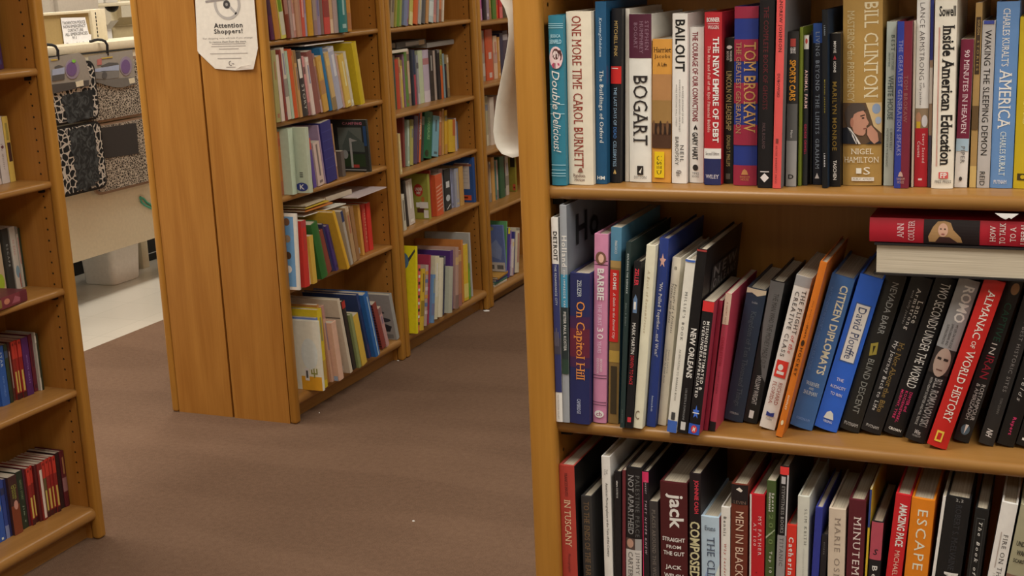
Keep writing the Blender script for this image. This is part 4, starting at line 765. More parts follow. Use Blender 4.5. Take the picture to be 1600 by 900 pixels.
row('bottom shelf, '+NA, .10, -2.63, A0, A1, 1.6, '''
white cdbfa8 461 464 .232 -1 -.07 .17
cactus cdc0aa 489.5 494.5 510 -3 .045 .22
blue-violet 6070a0 496 500 502 -5 .03
yellow b8a024 503 511.5 487 -6 .03 .24
brown 9a6a38 512.5 516.5 476 -7 .01 .25
tan-pink b08a70 517.5 523 479 -8 .02
pink c09a80 527 534.5 506 -10 .04
cream b5a890 547.5 551.5 468 -11 .03 .27
black 302824 552.5 559.5 470 -11 .02
leaf-green 7a8050 560.5 566 492 -12 .03
yellow b8983c 566.5 574.5 492 -13 .03
navy 2c3a60 577 582 460 -14 .0 .25
blue 2a5a90 583 590.5 462 -16 .02 .25
striped_maroon 7a3830 598 604 474 -17 -.01
pale_pink a88078 604.5 609 481 -17 -.01
grey 8a8880 624 628.5 458 -13 -.02 .25''', {
    0: ([FL(Pg([(.5, .16), (.7, .12), (.8, .18), (.65, .22)], '4a6a38', 'picture_lizard'))], 'hard', None, None),
    1: (near_spine(.6, [FL(Rc(0, 1, .80, 1, 'c08a24', 'orange_ground')), FL(Rc(.62, .68, .66, .82, '7a7a34', 'picture_cactus')), FL(Rc(.5, .56, .69, .76, '7a7a34', 'picture_cactus')), FL(Rc(.5, .82, .745, .765, '7a7a34', 'picture_cactus')), FL(Rc(.76, .82, .68, .76, '7a7a34', 'picture_cactus')), FL(El(.1, .9, .25, .7, 'bcc0c4', 'picture_sky'))]+barcode(.2, .4, .68, .86)), 'hard', None, 'white picture book with a small cactus on orange ground, in front on the bottom shelf'),
    6: (near_spine(.6, [*[FL(Pg([(.55, t), (.7, t-.03), (.75, t), (.6, t+.05)], '4a3c34', 'picture_mark')) for t in (.12, .34, .58, .8)], FL(Rc(.2, .95, .92, 1, '8898a8', 'blue_foot'))]), 'hard', None, None),
    7: ([FL(Rc(0, 1, .235, .25, '5a5248', 'dark_line'))]+barcode(.6, .9, .9, .97), 'hard', None, 'large cream picture book with one dark line across, bottom shelf behind the notice'),
    8: ([Bd(0, .1, '9a3028', 'red_top')], 'hard', '241e1c', None), 9: ([FL(El(.3, .9, .3, .5, '3a5a30', 'picture_leaf')), FL(El(.4, .9, .55, .8, '4a6a3c', 'picture_leaf'))], 'hard', None, None),
    12: ([Rc(.45, .6, .05, 1, 'a8b8c8', 'pale_edge')], 'hard', None, None), 13: ([*[FL(Rc(.0, 1, .03+.06*i, .05+.06*i, '2c1c1a', 'dark_stripe')) for i in range(16)]], 'paper', None, 'maroon spiral-bound book with black stripes, right part of the bottom shelf'),
    15: ([FL(El(.5, .85, .36, .44, '34363a', 'picture_tree')), FL(El(.45, .95, .5, .62, '34363a', 'picture_tree')), FL(Pg([(.3, .72), (.7, .6), (.95, .7), (.9, .82), (.4, .84)], '2c2e32', 'picture_tree')), FL(Rc(.5, .95, .88, .97, '6a6a66', 'barcode')), FL(H('Stories', .35, .62, .06, .09, '4a4c48'))], 'hard', None, 'large grey picture book with black trees, last on the bottom shelf behind the notice')}, depth=.22)
# books laid flat on top of the standing ones
def lying(label, X, y, z, wy, dx, th, col, yaw=0, K=1.5, grp=None, deco=(), kind='paper', tilt=0):
    return book(label, (X, y, z), (0, -Q, Q+yaw), th, wy, dx, col, kind, deco, None, K, grp)
GF = 'books lying on top of the standing ones'
def lying_px(label, X, pl, pr, th, dx, col, yaw=0, deco=(), kind='paper'):
    a, b = on(*pl, 0, X), on(*pr, 0, X)
    return lying(label, X, b.y, (a.z+b.z)/2, b.y-a.y, dx, th, col, yaw, 1.5, GF, deco, kind)
for i, (pl, pr, D, th, c, nm) in enumerate((((480, 334), (541, 324), .17, .003, 'd0c4b0', 'long thin cream book lying lowest in the small pile on the fourth shelf'), ((478, 328.5), (520, 321.5), .17, .006, 'b06a30', 'thin orange book second from the bottom of the small lying pile'),
                                  ((476, 324), (514, 318), .16, .005, 'b89a30', 'thin yellow book in the middle of the small lying pile'), ((474, 320.5), (508, 315.2), .15, .005, 'b8a888', 'thin beige book topmost in the small lying pile on the fourth shelf'))):
    lying_px(nm, -2.66-.004*i, pl, pr, th, D, c, .04*(i-1.5))
lying('pale magazine lying flat across the red books on the fourth shelf', -2.64, 4.83, .507+.253, .27, .2, .004, 'b8a8a0', .05, 1.5, GF)
lying('cream paperback lying on the pale magazine on the fourth shelf', -2.69, 4.63, .507+.259, .2, .14, .02, 'a89880', 0, 1.5, GF)
lying('thin white booklet lying across the second shelf behind the notice', -2.66, 4.60, 1.118+.252, .3, .2, .003, 'c8c0b4', .02, 1.5, GF)

B0, B1 = 4.925+.034, 4.925+.893-.034
row('top visible shelf, '+NB, 1.400, -2.66, B0, B1, 1.5, '''
patterned_grey 8a7a60 609.5 617 - 12
olive 8a8038 617 619.5 .24 12
green 5c7a24 619.5 624 - 12
lime 8a8c4c 624 628.5 .24 12
blue-grey 6a7084 628.5 634 - 12
violet 74607a 634 638 .23 12
lime a8a050 639 646 - 12
orange-red b5562c 646 653 - 12
white 9a9488 653 658 .24 12
dark_grey 4c4a48 658 665 - 12
orange a87848 665 670 .24 11
pale_blue a0a8a0 670 677 - 11
pink b57a68 677 683 - 11
grey 8a8880 683 685.5 .23 10
orange-pink b57048 685.5 690.5 - 10
white b8a890 690.5 693 .24 9''')
row('second shelf, '+NB, 1.045, -2.755, B0, B1, 1.5, '''
dark_green 3a4a30 618 621 86
red a8402c 621 627 93
tan a88a60 627 629 90
yellow b8a048 629 633 94
purple 7a5a6a 633 635.5 85
green 5a7a38 635.5 640 79
pale_pink b89a80 640 645 77
navy 2c3038 645 648 78
blue-red 9a3a44 648 654 78
grey 8a8a88 654 657 86
pale_green a8b08c 657 664 79
lavender-grey a898a0 664 674 78
dark_brown 332c28 674 680 79
lilac-brown 9a8878 680 685 79
black 2c2828 685 689 78
orange b5582c 689 694 78
grey-teal 7a9090 694.5 698 84
black 302c2c 698 700.3 100
tan a08860 700.3 703 86''', {8: ([Bd(0, .45, '2c3448', 'navy_top')], 'hard', None, None), 15: ([Bd(0, .32, '8a8448', 'dark_top'), V('DINO', .3, .7, .1, .3, '2c2824', 'b')], 'hard', None, None)})
lying_px('cream book lying at the left end of the second shelf in the second case', -2.735, (612, 83), (637, 81), .012, .14, 'c8bca4')
lying_px('thick dark book with a pale label, lying on the second picture-book bookcase', -2.75, (619, 73.5), (665, 72), .026, .13, '4a4642', 0, [Rc(.2, .8, .3, .75, '9a968c', 'label_strip'), Rc(.1, .9, .75, .95, 'a8906c', 'picture')], 'hard')
lying_px('grey book lying right of the thick dark one on the second bookcase', -2.75, (667, 73), (709, 70.5), .022, .13, '8a867c', 0, (), 'hard')
row('third shelf, '+NB, .793, -2.725, B0, B1, 1.5, '''
cream b8a068 626 629 209 0 .08 .24
maroon 7a3c34 631 635 182 4
pale_teal 8fa08c 635 640 188 6
olive 9a9450 640 645 187 8
plum 4a3a50 646 652 181 10
orange b55a2c 652 657.5 175 11
dark_teal 2c3a34 657.5 661.5 182 11
green 1f5a38 661.5 675 174 11
blue-teal 6a949c 675 685 181 11
orange-brown a86a40 686 691 174 8
tan a88048 691 695 170 7
yellow b8902c 695.5 701 172 5
amber b8942c 701 711.5 187 4
white b0a098 712 715 185 0
blue-grey 6a7a90 726 728.5 187 0 -.03 .2''', {5: ([V('DINOSAUR', .25, .7, .15, .55, 'c8b8a0', 'b'), Rc(0, .25, 0, 1, '4a3a4c', 'purple_edge')], 'hard', None, None), 7: ([V('DINOSAURS', .3, .6, .14, .6, '7aa06c', 'b'), El(.1, .5, .82, .97, '28301c', 'picture_frog')], 'hard', None, None), 12: ([Rc(.5, 1, .0, .5, 'a8582c', 'orange_panel')], 'hard', None, None), 14: (near_spine(.72, [FL(El(.3, .8, .62, .95, 'a08a28', 'picture_wheel')), FL(El(.42, .68, .7, .88, '2c3030', 'picture_wheel')), FL(Pg([(.3, .4), (.7, .25), (.8, .3), (.6, .6), (.4, .65)], '2c3c44', 'picture_bird'))]), 'hard', None, None)})
row('fourth shelf, '+NB, .537, -2.71, B0, B1, 1.5, '''
white b0a890 631.5 636 304 -3 .03
black 302a26 636.5 640 282 -5
white b5aa9a 640 649.5 281 -4
olive-green 8a8838 671 674.5 272 0 .015 .24
red a04030 675 677 266
orange-red b8502c 677 688 274 0 .02
grey-white 9a9488 689 696 264
black 2a2c2c 697 706 264
lilac-blue 8a8ca0 706.5 710 264
grey 8a8a90 710 718 264
tan b08848 720 726 260 0 .01
blue 2c4a7c 747.5 751 244 0 .035 .25''', {
    3: (near_spine(.55, [FL(El(.2, .72, .22, .5, 'a83428', 'red_splash')), FL(H('UNDER', .28, .68, .3, .37, 'd8c8b0', 'b')), FL(H('MY', .36, .6, .39, .45, 'd8c8b0', 'b')), FL(Rc(.5, .98, .62, .76, 'd0c8b8', 'price_sticker')), FL(Rc(.3, .5, .63, .74, 'd0c8b8', 'price_sticker')), FL(Rc(.35, .75, .76, .86, '4a2a20', 'picture_shape')), FL(El(.6, .8, .5, .62, 'a8642c', 'picture_fox')), FL(Rc(.72, .98, .8, .98, 'd0c8b8', 'price_sticker'))]), 'hard', None, 'olive-green picture book with a red splash and white stickers on its cover'),
    5: ([*[Pg([(.1, .3+.09*i), (.9, .25+.09*i), (.9, .28+.09*i), (.1, .34+.09*i)], 'c88a6c', 'pale_stripe') for i in range(7)]], 'paper', None, None),
    7: ([Rc(.2, .8, .3, .45, 'b8b8b0', 'picture'), El(.1, .8, .62, .78, 'a8aca8', 'picture'), Pg([(.2, .95), (.8, .85), (.8, .88), (.2, .98)], 'b0b0a8', 'picture')], 'paper', None, None),
    11: (near_spine(.42, [FL(Rc(.25, .85, .12, .7, 'b8ada0', 'paper_label')), *[FL(Rc(.3, .78, t, t+.006, '8a8078', 'text_line')) for t in (.22, .3, .38, .46, .56)], FL(Rc(.2, .95, .14, .19, '8a5a48', 'brown_rule')), FL(Rc(.35, .9, .84, .95, 'c0502c', 'orange_label')), FL(Rc(.52, .76, .87, .91, '5a2418', 'text_line'))]), 'hard', None, 'blue picture book with a ruled white label and orange sticker, last on its shelf')})
lying('thin white book lying across the fourth shelf of the second bookcase', -2.69, 5.66, .537+.2265, .2, .14, .008, 'b8b0a8', 0, 1.5, GF)
row('bottom shelf, '+NB, .10, -2.63, B0, B1, 1.6, '''
bright_yellow c8b81c 648.5 651.5 386 6 .02 .23
patterned_pink c05a50 652 656 414 10 .015
mustard b89a2c 656.5 662 420 11 .02
patchwork a08a80 662.5 667 414 11
crimson 8a2c40 667.5 671.5 398 11 .0
blue 5a7a9a 672 677 430 11 .01
cream c0b898 677.5 684 400 11
white c8bca0 685 691.5 403 10
dark_blue 3a3a4a 692 695 400 10 -.01
pale_green a0a08c 696 702 419 9 .01
violet 4a2c64 703 710 391 7 -.01
pinkish-brown a08070 711 716 387 6
tan 9a6c50 716.5 722 392 5
orange b07038 722.5 725.5 375 4 -.02 .25
yellow c0a02c 726 733 382 3 -.02
green 5a8a2c 733.5 736 412 2 -.02
grey 9a9890 737 739.5 364 0 -.03 .24''', {0: (near_spine(.62, [FL(El(.1, .62, .08, .26, '4a6a80', 'picture_bird')), FL(Pg([(.58, .14), (.95, .03), (.97, .06), (.62, .18)], '3a3a30', 'picture_bird')), FL(El(.3, .42, .14, .2, 'a85a28', 'picture_bird'))]+barcode(.25, .5, .84, .97)), 'hard', None, 'bright yellow picture book with a round blue bird on its cover'),
    1: ([*[Bd(.05+.1*i, .09+.1*i, 'c8c0b4' if i % 2 else '3a2c28', 'pattern_block') for i in range(9)]], 'hard', None, None), 3: ([*[Bd(.1+.13*i, .16+.13*i, ('b8843c', '5a6a8a', 'b8a8a0')[i % 3], 'pattern_block') for i in range(6)]], 'hard', None, None), 9: (barcode(.4, .8, .8, .95), 'paper', None, None)}, depth=.22)

C0, C1 = 5.828+.034, 5.828+.893-.034
row('top visible shelf, '+NC, 1.381, -2.74, C0, C1, 1.5, '''
pink b0608a 750 755
black 2a2024 755 760 .24
lavender 8a7884 760 765
tan a08048 765.5 769 .23
green 4a6a28 769 775
orange-red c0502c 776 779.5 .25
red b02c2c 779.5 786
dark_brown 50402c 786 794 .23''')
row('second shelf, '+NC, 1.085, -2.74, C0, C1, 1.5, '''
grey 8a8070 753.5 761 48
red-orange b04a28 761 772 46
cream c0a080 773 779 56
amber b07c3c 779 783 58
navy 2c2840 783 788 52
plum 4a3c44 788 796 48''', {1: ([Rc(.3, .7, .45, .58, 'b8a090', 'price_sticker'), Rc(.3, .7, .85, .95, 'b8a090', 'price_sticker')], 'hard', None, None)})
row('third shelf, '+NC, .763, -2.74, C0, C1, 1.5, '''
olive-grey 9a9070 761 766 150
white b8a894 767 773.5 152
brown 6a4838 774 779 150
white a8a090 780 785 149
dark_green 38442c 786 790 152''')
row('fourth shelf, '+NC, .470, -2.76, C0, C1, 1.5, '''
white b0a088 767 769.3 253
orange b58848 769.5 774 246
teal 4a7068 775 777.3 252
white b8a090 777.5 780.5 250
green 2c5034 781 788 245
black 1f2820 788.3 791 245
white a89a88 791.5 796 244
olive-yellow 7a7028 806 808.5 246 0 0 .22''', {7: (near_spine(.78, [FL(Rc(.1, 1, .0, .28, '221e14', 'dark_panel')), FL(Rc(.45, .98, .78, .96, 'a8482c', 'orange_label')), FL(Rc(.6, .9, .85, .9, '5a2418', 'text_line'))]), 'paper', None, None)})
FC = [lying(nm, -2.66, 6.07+.006*i, .0806+.0125*i, .15, .2, .012, c, .04*(i-1), 1.5, 'flat pile on the lowest shelf of the farthest bookcase', kind='hard') for i, (c, nm) in enumerate((('b8ac94', 'cream book at the bottom of the flat pile, farthest bookcase'), ('3a6a5a', 'green book second in the flat pile, farthest bookcase'), ('2c3a5c', 'dark blue book third in the flat pile, farthest bookcase'), ('a87a30', 'amber book topmost in the flat pile, farthest bookcase')))]
bk = book('large blue picture book standing on a flat pile in the farthest bookcase', (-2.655, 6.05, .133), (0, R_(-4), Q), .016, .24, .2, '5f6f9c', 'hard', [FL(El(.5, .75, .02, .12, '8a8a5c', 'picture_moon')), FL(Rc(.5, 1, .8, 1, 'b0aca4', 'white_foot')), FL(Rc(.55, .7, .86, .95, '5a5a58', 'barcode')), FL(Rc(.78, .95, .86, .95, '5a5a58', 'barcode')), FL(Pg([(.4, .6), (.8, .3), (.95, .5), (.9, .75)], '7a88a8', 'picture_wing'))], None, 1.5, 'books on bottom shelf, '+NC)
row('bottom shelf, '+NC, .08, -2.68, 6.09, C1, 1.5, '''
green 5a9058 789 791 346 8
purple 40307a 791.5 795.5 356 10
lilac 8a6a9a 796 797.5 360 11
white c8bcae 798 801 374 11
navy 3c3a70 801.5 804 362 10
cream c0b498 805 811 356 9''', {1: ([Rc(.1, .9, .0, .12, 'c8b820', 'yellow_tag')], 'hard', None, None)})

X0 = XL
L0, L1 = 2.1, 2.965-.034
row('top visible shelf, '+NL, 1.400, -2.76, L0, L1, 1.6, 'purple 3a2440 -8 7 .22 -2', {0: ((), 'hard', None, 'dark purple book at the very top of the left-edge bookcase')})
row('second visible shelf, '+NL, 1.085, -2.776, L0, L1, 1.5, '''
grey-white b0a090 -10 3.5 184 -1
white b0a498 4.5 16.5 183 -1
yellow b59848 17 25.5 182 -1''', {1: ([V('The Quilter', .35, .6, .4, .8, '6a5a54', 'si'), El(.4, .75, .43, .48, '5a3038', 'emblem')], 'paper', None, 'white paperback with faint script beside a yellow one, left-edge bookcase'), 2: ([Rc(.25, .9, .40, .69, '3a2420', 'dark_panel'), Rc(.3, .7, .1, .36, '8a7a3c', 'title_strip')], 'paper', None, 'yellow paperback with a dark brown panel on its spine, left-edge bookcase')}, depth=.13)
row('third visible shelf, '+NL, .774, -2.80, L0, L1, 1.6, '''
cream a89070 -4 15 362 -1
black 2c2c28 19 28.5 357 -1
white a8a090 30 39 354 -1
cream a09888 39.5 43 354 -1
dark_green 2a3020 43.5 46 356 -1''', {0: ([El(.3, .9, .68, .95, '8a9a2c', 'picture_leaf')], 'paper', None, None), 1: ([V('ESCAPE', .35, .65, .25, .6, '8a8a80', 's')], 'paper', None, None), 2: ([V('to Eden', .3, .6, .2, .45, 'a86a60', 's'), El(.2, .9, .62, .82, '6a8088', 'picture_sea'), Rc(.7, .85, .75, .98, '8a3a2c', 'picture_mast')], 'paper', None, None)}, depth=.12)
book('maroon paperback lying flat on the front of the left-edge bookcase\'s third shelf', (-2.672, 2.785, .7748), (0, -Q, Q+.10), .032, .17, .105, '5a2428', 'paper', [Rc(0, 1, .35, .82, '6a2c30', 'picture'), El(.3, .8, .42, .56, 'a86a50', 'picture_figure'), Pg([(.2, .6), (.8, .7), (.5, .82), (.2, .8)], '8a4a50', 'picture_figure'), Rc(.15, .85, .2, .36, '7a6030', 'title_block'), El(.35, .75, .06, .14, 'b06a50', 'publisher_mark')], None, 1.5, GF)
YS = 'b09a4c'
rs = [Bd(.0, .3, 'a83428', 'red_panel'), Rc(.25, .75, .52, .88, YS, 'yellow_strip'), Bd(.9, 1, '3a1a1a', 'dark_foot'), El(.25, .75, .03, .08, '6a201c', 'emblem')]
row('fourth visible shelf, '+NL, .469, -2.776, L0, L1, 1.6, '''
blue 2c4a80 -14 4 .172
blue 2c4e88 4.5 16.5 .172
dark_green 2c3424 17 22 .172
dark_brown 4a2820 22.5 27 .172
red 7a2820 27.5 32 .172
red 8a2820 32.5 37 .172
red 802420 37.5 43 .172
purple 4a2450 44 54 .172
maroon 5a2028 54.5 62.5 .172
white a09888 63 66.2 .175
dark_green 2c3020 66.7 69 .17''', {4: (rs, 'paper', None, None), 5: (rs, 'paper', None, None), 6: (rs, 'paper', None, None), 1: ([V('STAR', .4, .7, .1, .35, 'a8b0c0'), V('NEW WORLD', .4, .6, .5, .85, '6a88b8', 'i')], 'paper', None, None), 7: ([V('WINTER HEART', .4, .62, .3, .8, '8a70a0')], 'paper', None, None)}, depth=.107)
row('lowest shelf, '+NL, .101, -2.746, L0, L1, 1.7, '''
blue 2a4484 -16 -4 .172
blue 2c4a88 -3 7 .174
blue 2c4a88 8 18.5 .174
indigo 2c3a70 19 25 .173
navy 24284c 25.5 30 .172
brown 3a2420 30.5 44 .174
dark_green 242c20 44.5 55 .174
dark_red 4a2028 55.5 60 .173
red 7a2420 60.5 65.5 .174
red 7a2820 66 71.5 .174
dark_red 4a1c1c 72 77 .173
white-tagged_red 702420 77.5 84.5 .174
olive 5a4c30 85 89.5 .173
red 7c2824 90 95.5 .174
red 802420 96 101 .174
red 7a2622 101.5 106.5 .174
black 2c1c1c 107 113 .174
maroon 501c20 113.5 120.5 .174''', {8: (rs, 'paper', None, None), 9: (rs, 'paper', None, None), 12: (rs, 'paper', None, None), 13: (rs, 'paper', None, None), 14: (rs, 'paper', None, None), 15: (rs, 'paper', None, None), 11: ([Rc(.3, .85, .12, .97, 'c0b0a0', 'white_tag')], 'paper', None, None),
    2: ([El(.25, .75, .33, .5, 'b09a50', 'oval_emblem'), El(.42, .58, .35, .48, '3a4a80', 'oval_emblem'), H('NR', .25, .75, .18, .27, 'a8b0c4', 'b'), El(.3, .6, .08, .13, 'a84848', 'emblem'), Rc(.3, .6, .93, .97, 'b0b8c8', 'publisher_mark')], 'paper', None, None), 5: ([Bd(.5, 1, '6a3420', 'picture'), El(.3, .8, .42, .58, 'a87868', 'picture_figure'), V('Chosen', .5, .8, .15, .4, '8a8a3c', 's'), V('Queen', .2, .5, .15, .38, '8a8a3c', 's')], 'paper', None, None), 6: ([V('GHOST STORY', .4, .7, .15, .5, '6a7a54', 's'), V('Jim T', .4, .65, .6, .9, '8a9a80', 's')], 'paper', None, None)}, depth=.107)
# ------------------------------------------------------------------ paper notices
INK = '4a4440'
def sheet(name, label, cat, pts, th, col, parent=None, K=1.35):
    """a thin sheet from outline points (facing the first-to-last winding normal), th metres thick"""
    n = len(pts); a = [Vector(p) for p in pts]; nr = (a[1]-a[0]).cross(a[-1]-a[0]).normalized()
    vs = [tuple(p) for p in a]+[tuple(p-nr*th) for p in a]
    fs = [tuple(range(n)), tuple(range(n, 2*n))[::-1]]+[(i, n+i, n+(i+1) % n, (i+1) % n) for i in range(n)]
    o = mesh_obj(name, vs, fs, pmat(col, K, .7, 'paper'), parent)
    if label: tag(o, label, cat)
    return o
NY = 4.018
def npt(px, py, lift=0): p = on(px, py, 1, NY-lift); return (p.x, p.y, p.z)
nt = thing('notice', 'white paper notice with cut corners taped to the end of the bookcase', 'notice', npt(355, 50))
def rel(o, root):
    for v in o.data.vertices: v.co -= root.location
    o.parent = root; return o
top = 1.70
pl = on(309, 0, 1, NY).x; pr = on(396, 0, 1, NY).x
out = [npt(308.5, 80), npt(336, 107.5), npt(368, 110), npt(396, 108), npt(403, 75), (pr+.004, NY, top), (pl-.002, NY, top)]
rel(sheet('paper_sheet', None, None, out, .0006, 'd2c8b6'), nt)
rel(sheet('curled_corner', None, None, [npt(309.5, 82, .002), npt(314, 84.5, .005), npt(334, 105, .012), npt(330, 101.5, .01)], .0005, 'dcd2c2'), nt)
rel(sheet('curled_corner', None, None, [npt(367.5, 109.4, .007), npt(376, 104, .011), npt(392, 101.5, .011), npt(396, 93, .008), npt(395.5, 108.2, .011)], .0005, 'cbbfae'), nt)
def flat_deco(name, d, x0, x1, z0, z1, y, col=None, root=nt, K=1.35):
    vs, fs, c, nm = deco_mesh(d, abs((z1-z0)/(x1-x0)))
    P = [(x0+(x1-x0)*cc, y, z1-(z1-z0)*tt) for cc, tt in vs]
    return rel(mesh_obj(name, P, fs, pmat(c, K, .7)), root)
def nline(s, xa, xb, ya, yb, col=INK, st='', nm='lettering'):
    a = on(xa, yb, 1, NY-.001); b = on(xb, ya, 1, NY-.001); zc = (on((xa+xb)/2, ya, 1, NY-.001).z, on((xa+xb)/2, yb, 1, NY-.001).z)
    return flat_deco(nm, H(s, 0, 1, 0, 1, col, st), a.x, b.x, zc[1], zc[0], NY-.0012)
nline('Attention', 334.5, 378.5, 35.5, 43.5, '2c2826', 'b'); nline('Shoppers!', 335, 378.5, 45, 54.5, '2c2826', 'b')
nline('Our shopping carts will lock if you attempt', 317, 394.5, 58, 61.5, '6a625c'); nline('to remove them from the store.', 327, 385, 63.2, 66.8, '6a625c')
for xa, xb, y in ((331, 383, 69), (330, 384, 72.6), (342, 373, 76.6), (328, 387, 84), (340, 377, 91.5), (353.5, 368, 105)):
    a, b = on(xa, y, 1, NY-.0012), on(xb, y, 1, NY-.0012)
    flat_deco('fine_print', Rc(0, 1, 0, 1, '988e84'), a.x, b.x, a.z-.0012, a.z+.0010, NY-.0012)
def ring(name, cx, cz, r0, r1, y, col, a0=0, a1=360, root=nt, K=1.35):
    n = 40; P = []
    for i in range(n+1):
        a = R_(a0+(a1-a0)*i/n); P += [(cx+r0*math.cos(a), y, cz+r0*math.sin(a)), (cx+r1*math.cos(a), y, cz+r1*math.sin(a))]
    return rel(mesh_obj(name, P, [(2*i, 2*i+1, 2*i+3, 2*i+2) for i in range(n)], pmat(col, K, .7)), root)
c = on(354.5, 6, 1, NY-.0012); rr = abs(on(375.5, 6, 1, NY).x-c.x)
ring('prohibition_ring', c.x, c.z, rr*.82, rr, c.y, 'a49c92')
d = rr*.9
def bar(p, q, w, col, nm, y=NY-.0016):
    p, q = Vector(p), Vector(q); n = (q-p).normalized(); s = Vector((n.z, 0, -n.x))*w/2
    return rel(mesh_obj(nm, [tuple(p-s), tuple(q-s), tuple(q+s), tuple(p+s)], [(0, 1, 2, 3)], pmat(col, 1.35, .7)), nt)
bar((c.x-d*.72, c.y, c.z+d*.72), (c.x+d*.72, c.y, c.z-d*.72), rr*.17, 'a49c92', 'prohibition_bar')
w = on(354, 7, 1, NY-.0014); ring('cart_wheel', w.x, w.z, 0.0, rr*.26, NY-.0014, '3a3634'); ring('cart_wheel', w.x, w.z, 0.0, rr*.1, NY-.0015, '8a847c')
bar((w.x-rr*1.6, NY-.0014, w.z+.012), (w.x+rr*.2, NY-.0014, w.z+.02), rr*.14, '8a8078', 'cart_frame', NY-.0014)
g = on(360.5, 99, 1, NY-.0012); ring('cart_logo', g.x, g.z, .006, .0085, g.y, '6a625c', 80, 300)
a = on(362, 99.5, 1, NY); flat_deco('cart_logo', Rc(0, 1, 0, 1, '8a8078'), a.x, a.x+.011, a.z-.0015, a.z+.0012, NY-.0012)

# the curling poster on the near side of the right bookcase
def pp(px, py, Y): p = on(px, py, 1, Y); return p
cp = thing('paper_poster', 'white paper poster curling away from the side of the right bookcase', 'poster', (XR-.002, 1.93, 1.5))
edge = [(1.70, .003), (1.60, .006), (1.575, .004), (1.55, .002), (1.53, .003), (1.50, .006)]
prof = [(1.74, .002), (1.62, .022), (1.585, .012)]
pxs = [(783, -2), (791, 12), (796.5, 30), (797.5, 55), (794, 80), (788, 110), (784, 130), (778, 158), (776, 175), (773.5, 205), (776, 222), (779, 230), (787, 240), (803, 246)]
rows = [(on(x, y, 1, 1.90)) for x, y in pxs]
rows = [(1.80, max(.002, 0.03))]+[(p.z, max(.001, XR-p.x)) for p in rows]
rows[0] = (rows[1][0]+.12, rows[1][1]+.012)
nY = 7; P = []
for z, o in rows:
    for j in range(nY):
        u = j/(nY-1)                 # 0 = loose front edge, 1 = fastened at the back
        P.append((XR-.0008-o*(1-u)**1.6, 1.895+.16*u, z))
F = [(i*nY+j, i*nY+j+1, (i+1)*nY+j+1, (i+1)*nY+j) for i in range(len(rows)-1) for j in range(nY-1)]
o = rel(mesh_obj('paper_sheet', P, F, pmat('d8ccb6', 1.45, .8, 'paper'), None, True), cp)
sm = o.modifiers.new('thickness', 'SOLIDIFY'); sm.thickness = .0005
# torn label left on the edge of the upper shelf
lp = on(1573, 336, 1, 1.862)
tag(sheet('shelf_label', None, None, [(lp.x-.015, 1.862, 1.2625), (lp.x-.006, 1.861, 1.2565), (lp.x-.001, 1.861, 1.2545), (lp.x+.003, 1.861, 1.257), (lp.x+.006, 1.861, 1.2555), (lp.x+.015, 1.862, 1.2625)][::-1], .0006, 'c8c2b8'), 'scrap of torn white label stuck under the upper shelf edge', 'label')
# lint and scraps on the carpet
for i, (px, py, s, lab) in enumerate(((760, 485.5, .022, 'torn white paper scrap on the carpet at the foot of the second bookcase'), (622, 563.5, .007, 'small white crumb on the carpet by the joint between bookcases'), (646, 814, .006, 'white sliver of paper lying in the middle of the carpet'), (499, 645, .004, 'tiny white crumb on the carpet by the bottom shelf'))):
    p = on(px, py, 2, .001); n = 9; random.seed(40+i)
    vs = [(p.x, p.y, .0035+s*.12)]+[(p.x+s*random.uniform(.6, 1)*math.cos(2*math.pi*k/n), p.y+s*random.uniform(.6, 1)*.8*math.sin(2*math.pi*k/n), .0015) for k in range(n)]
    vs += [(x, y, .0002) for x, y, z in vs[1:]]
    fs = [(0, 1+k, 1+(k+1) % n) for k in range(n)]+[(1+k, n+1+k, n+1+(k+1) % n, 1+(k+1) % n) for k in range(n)]+[tuple(range(n+1, 2*n+1))[::-1]]
    tag(mesh_obj('paper_scrap', vs, fs, pmat('ddd6ca', 1.3, .8, 'paper')), lab, 'litter')

# ------------------------------------------------------------------ service counter, car mats and the things behind
CREAM = pmat('c3b595', 1.3, .5, 'cream_steel'); DARK = pmat('191614', .8, .6, 'dark_plastic'); WHITE = pmat('cfc8ba', 1.35, .45, 'white_plastic')
GX = -4.75
def poly_slab(name, pts, X, th, mat, parent=None):
    """an upright slab facing the aisle, outline given by photo points on its own plane"""
    q = [on(px, py, 0, X) for px, py in pts]; n = len(q)
    vs = [(X, p.y, p.z) for p in q]+[(X-th, p.y, p.z) for p in q]
    fs = [tuple(range(n)), tuple(range(n, 2*n))[::-1]]+[(i, n+i, n+(i+1) % n, (i+1) % n) for i in range(n)]
    bm = bmesh.new(); bv = [bm.verts.new(v) for v in vs]
    for f in fs: bm.faces.new([bv[i] for i in f])
    return bm_obj(name, bm, mat, parent, False)
ct = thing('display_counter', 'cream steel store counter with an overhanging front panel and hanging rail', 'counter', (-5.1, 5.75, 0))
def cb(name, a, b, mat, bev=.004): return rel(box(name, a, b, mat, None, bev), ct)
CY0, CY1 = 4.75, 6.75
zb = on(178, 392, 0, GX).z; zr1 = on(144, 67.5, 0, GX).z; zr0 = on(144, 81, 0, GX).z
cb('front_panel', (GX-.02, CY0, zb), (GX, CY1, zr0-.01), CREAM)
cb('hanging_rail', (GX-.30, CY0, zr0), (GX+.012, CY1, zr1), CREAM)
cb('end_support', (GX-.55, CY0, 0), (GX-.35, CY0+.04, zr0), CREAM); cb('end_support', (GX-.55, CY1-.04, 0), (GX-.35, CY1, zr0), CREAM)
cb('back_panel', (GX-.60, CY0, .0), (GX-.58, CY1, zr0), DARK)
lg = on(223, 418, 2, 0); cb('leg', (lg.x-.03, lg.y-.03, 0), (lg.x+.03, lg.y+.03, zb+.02), CREAM)
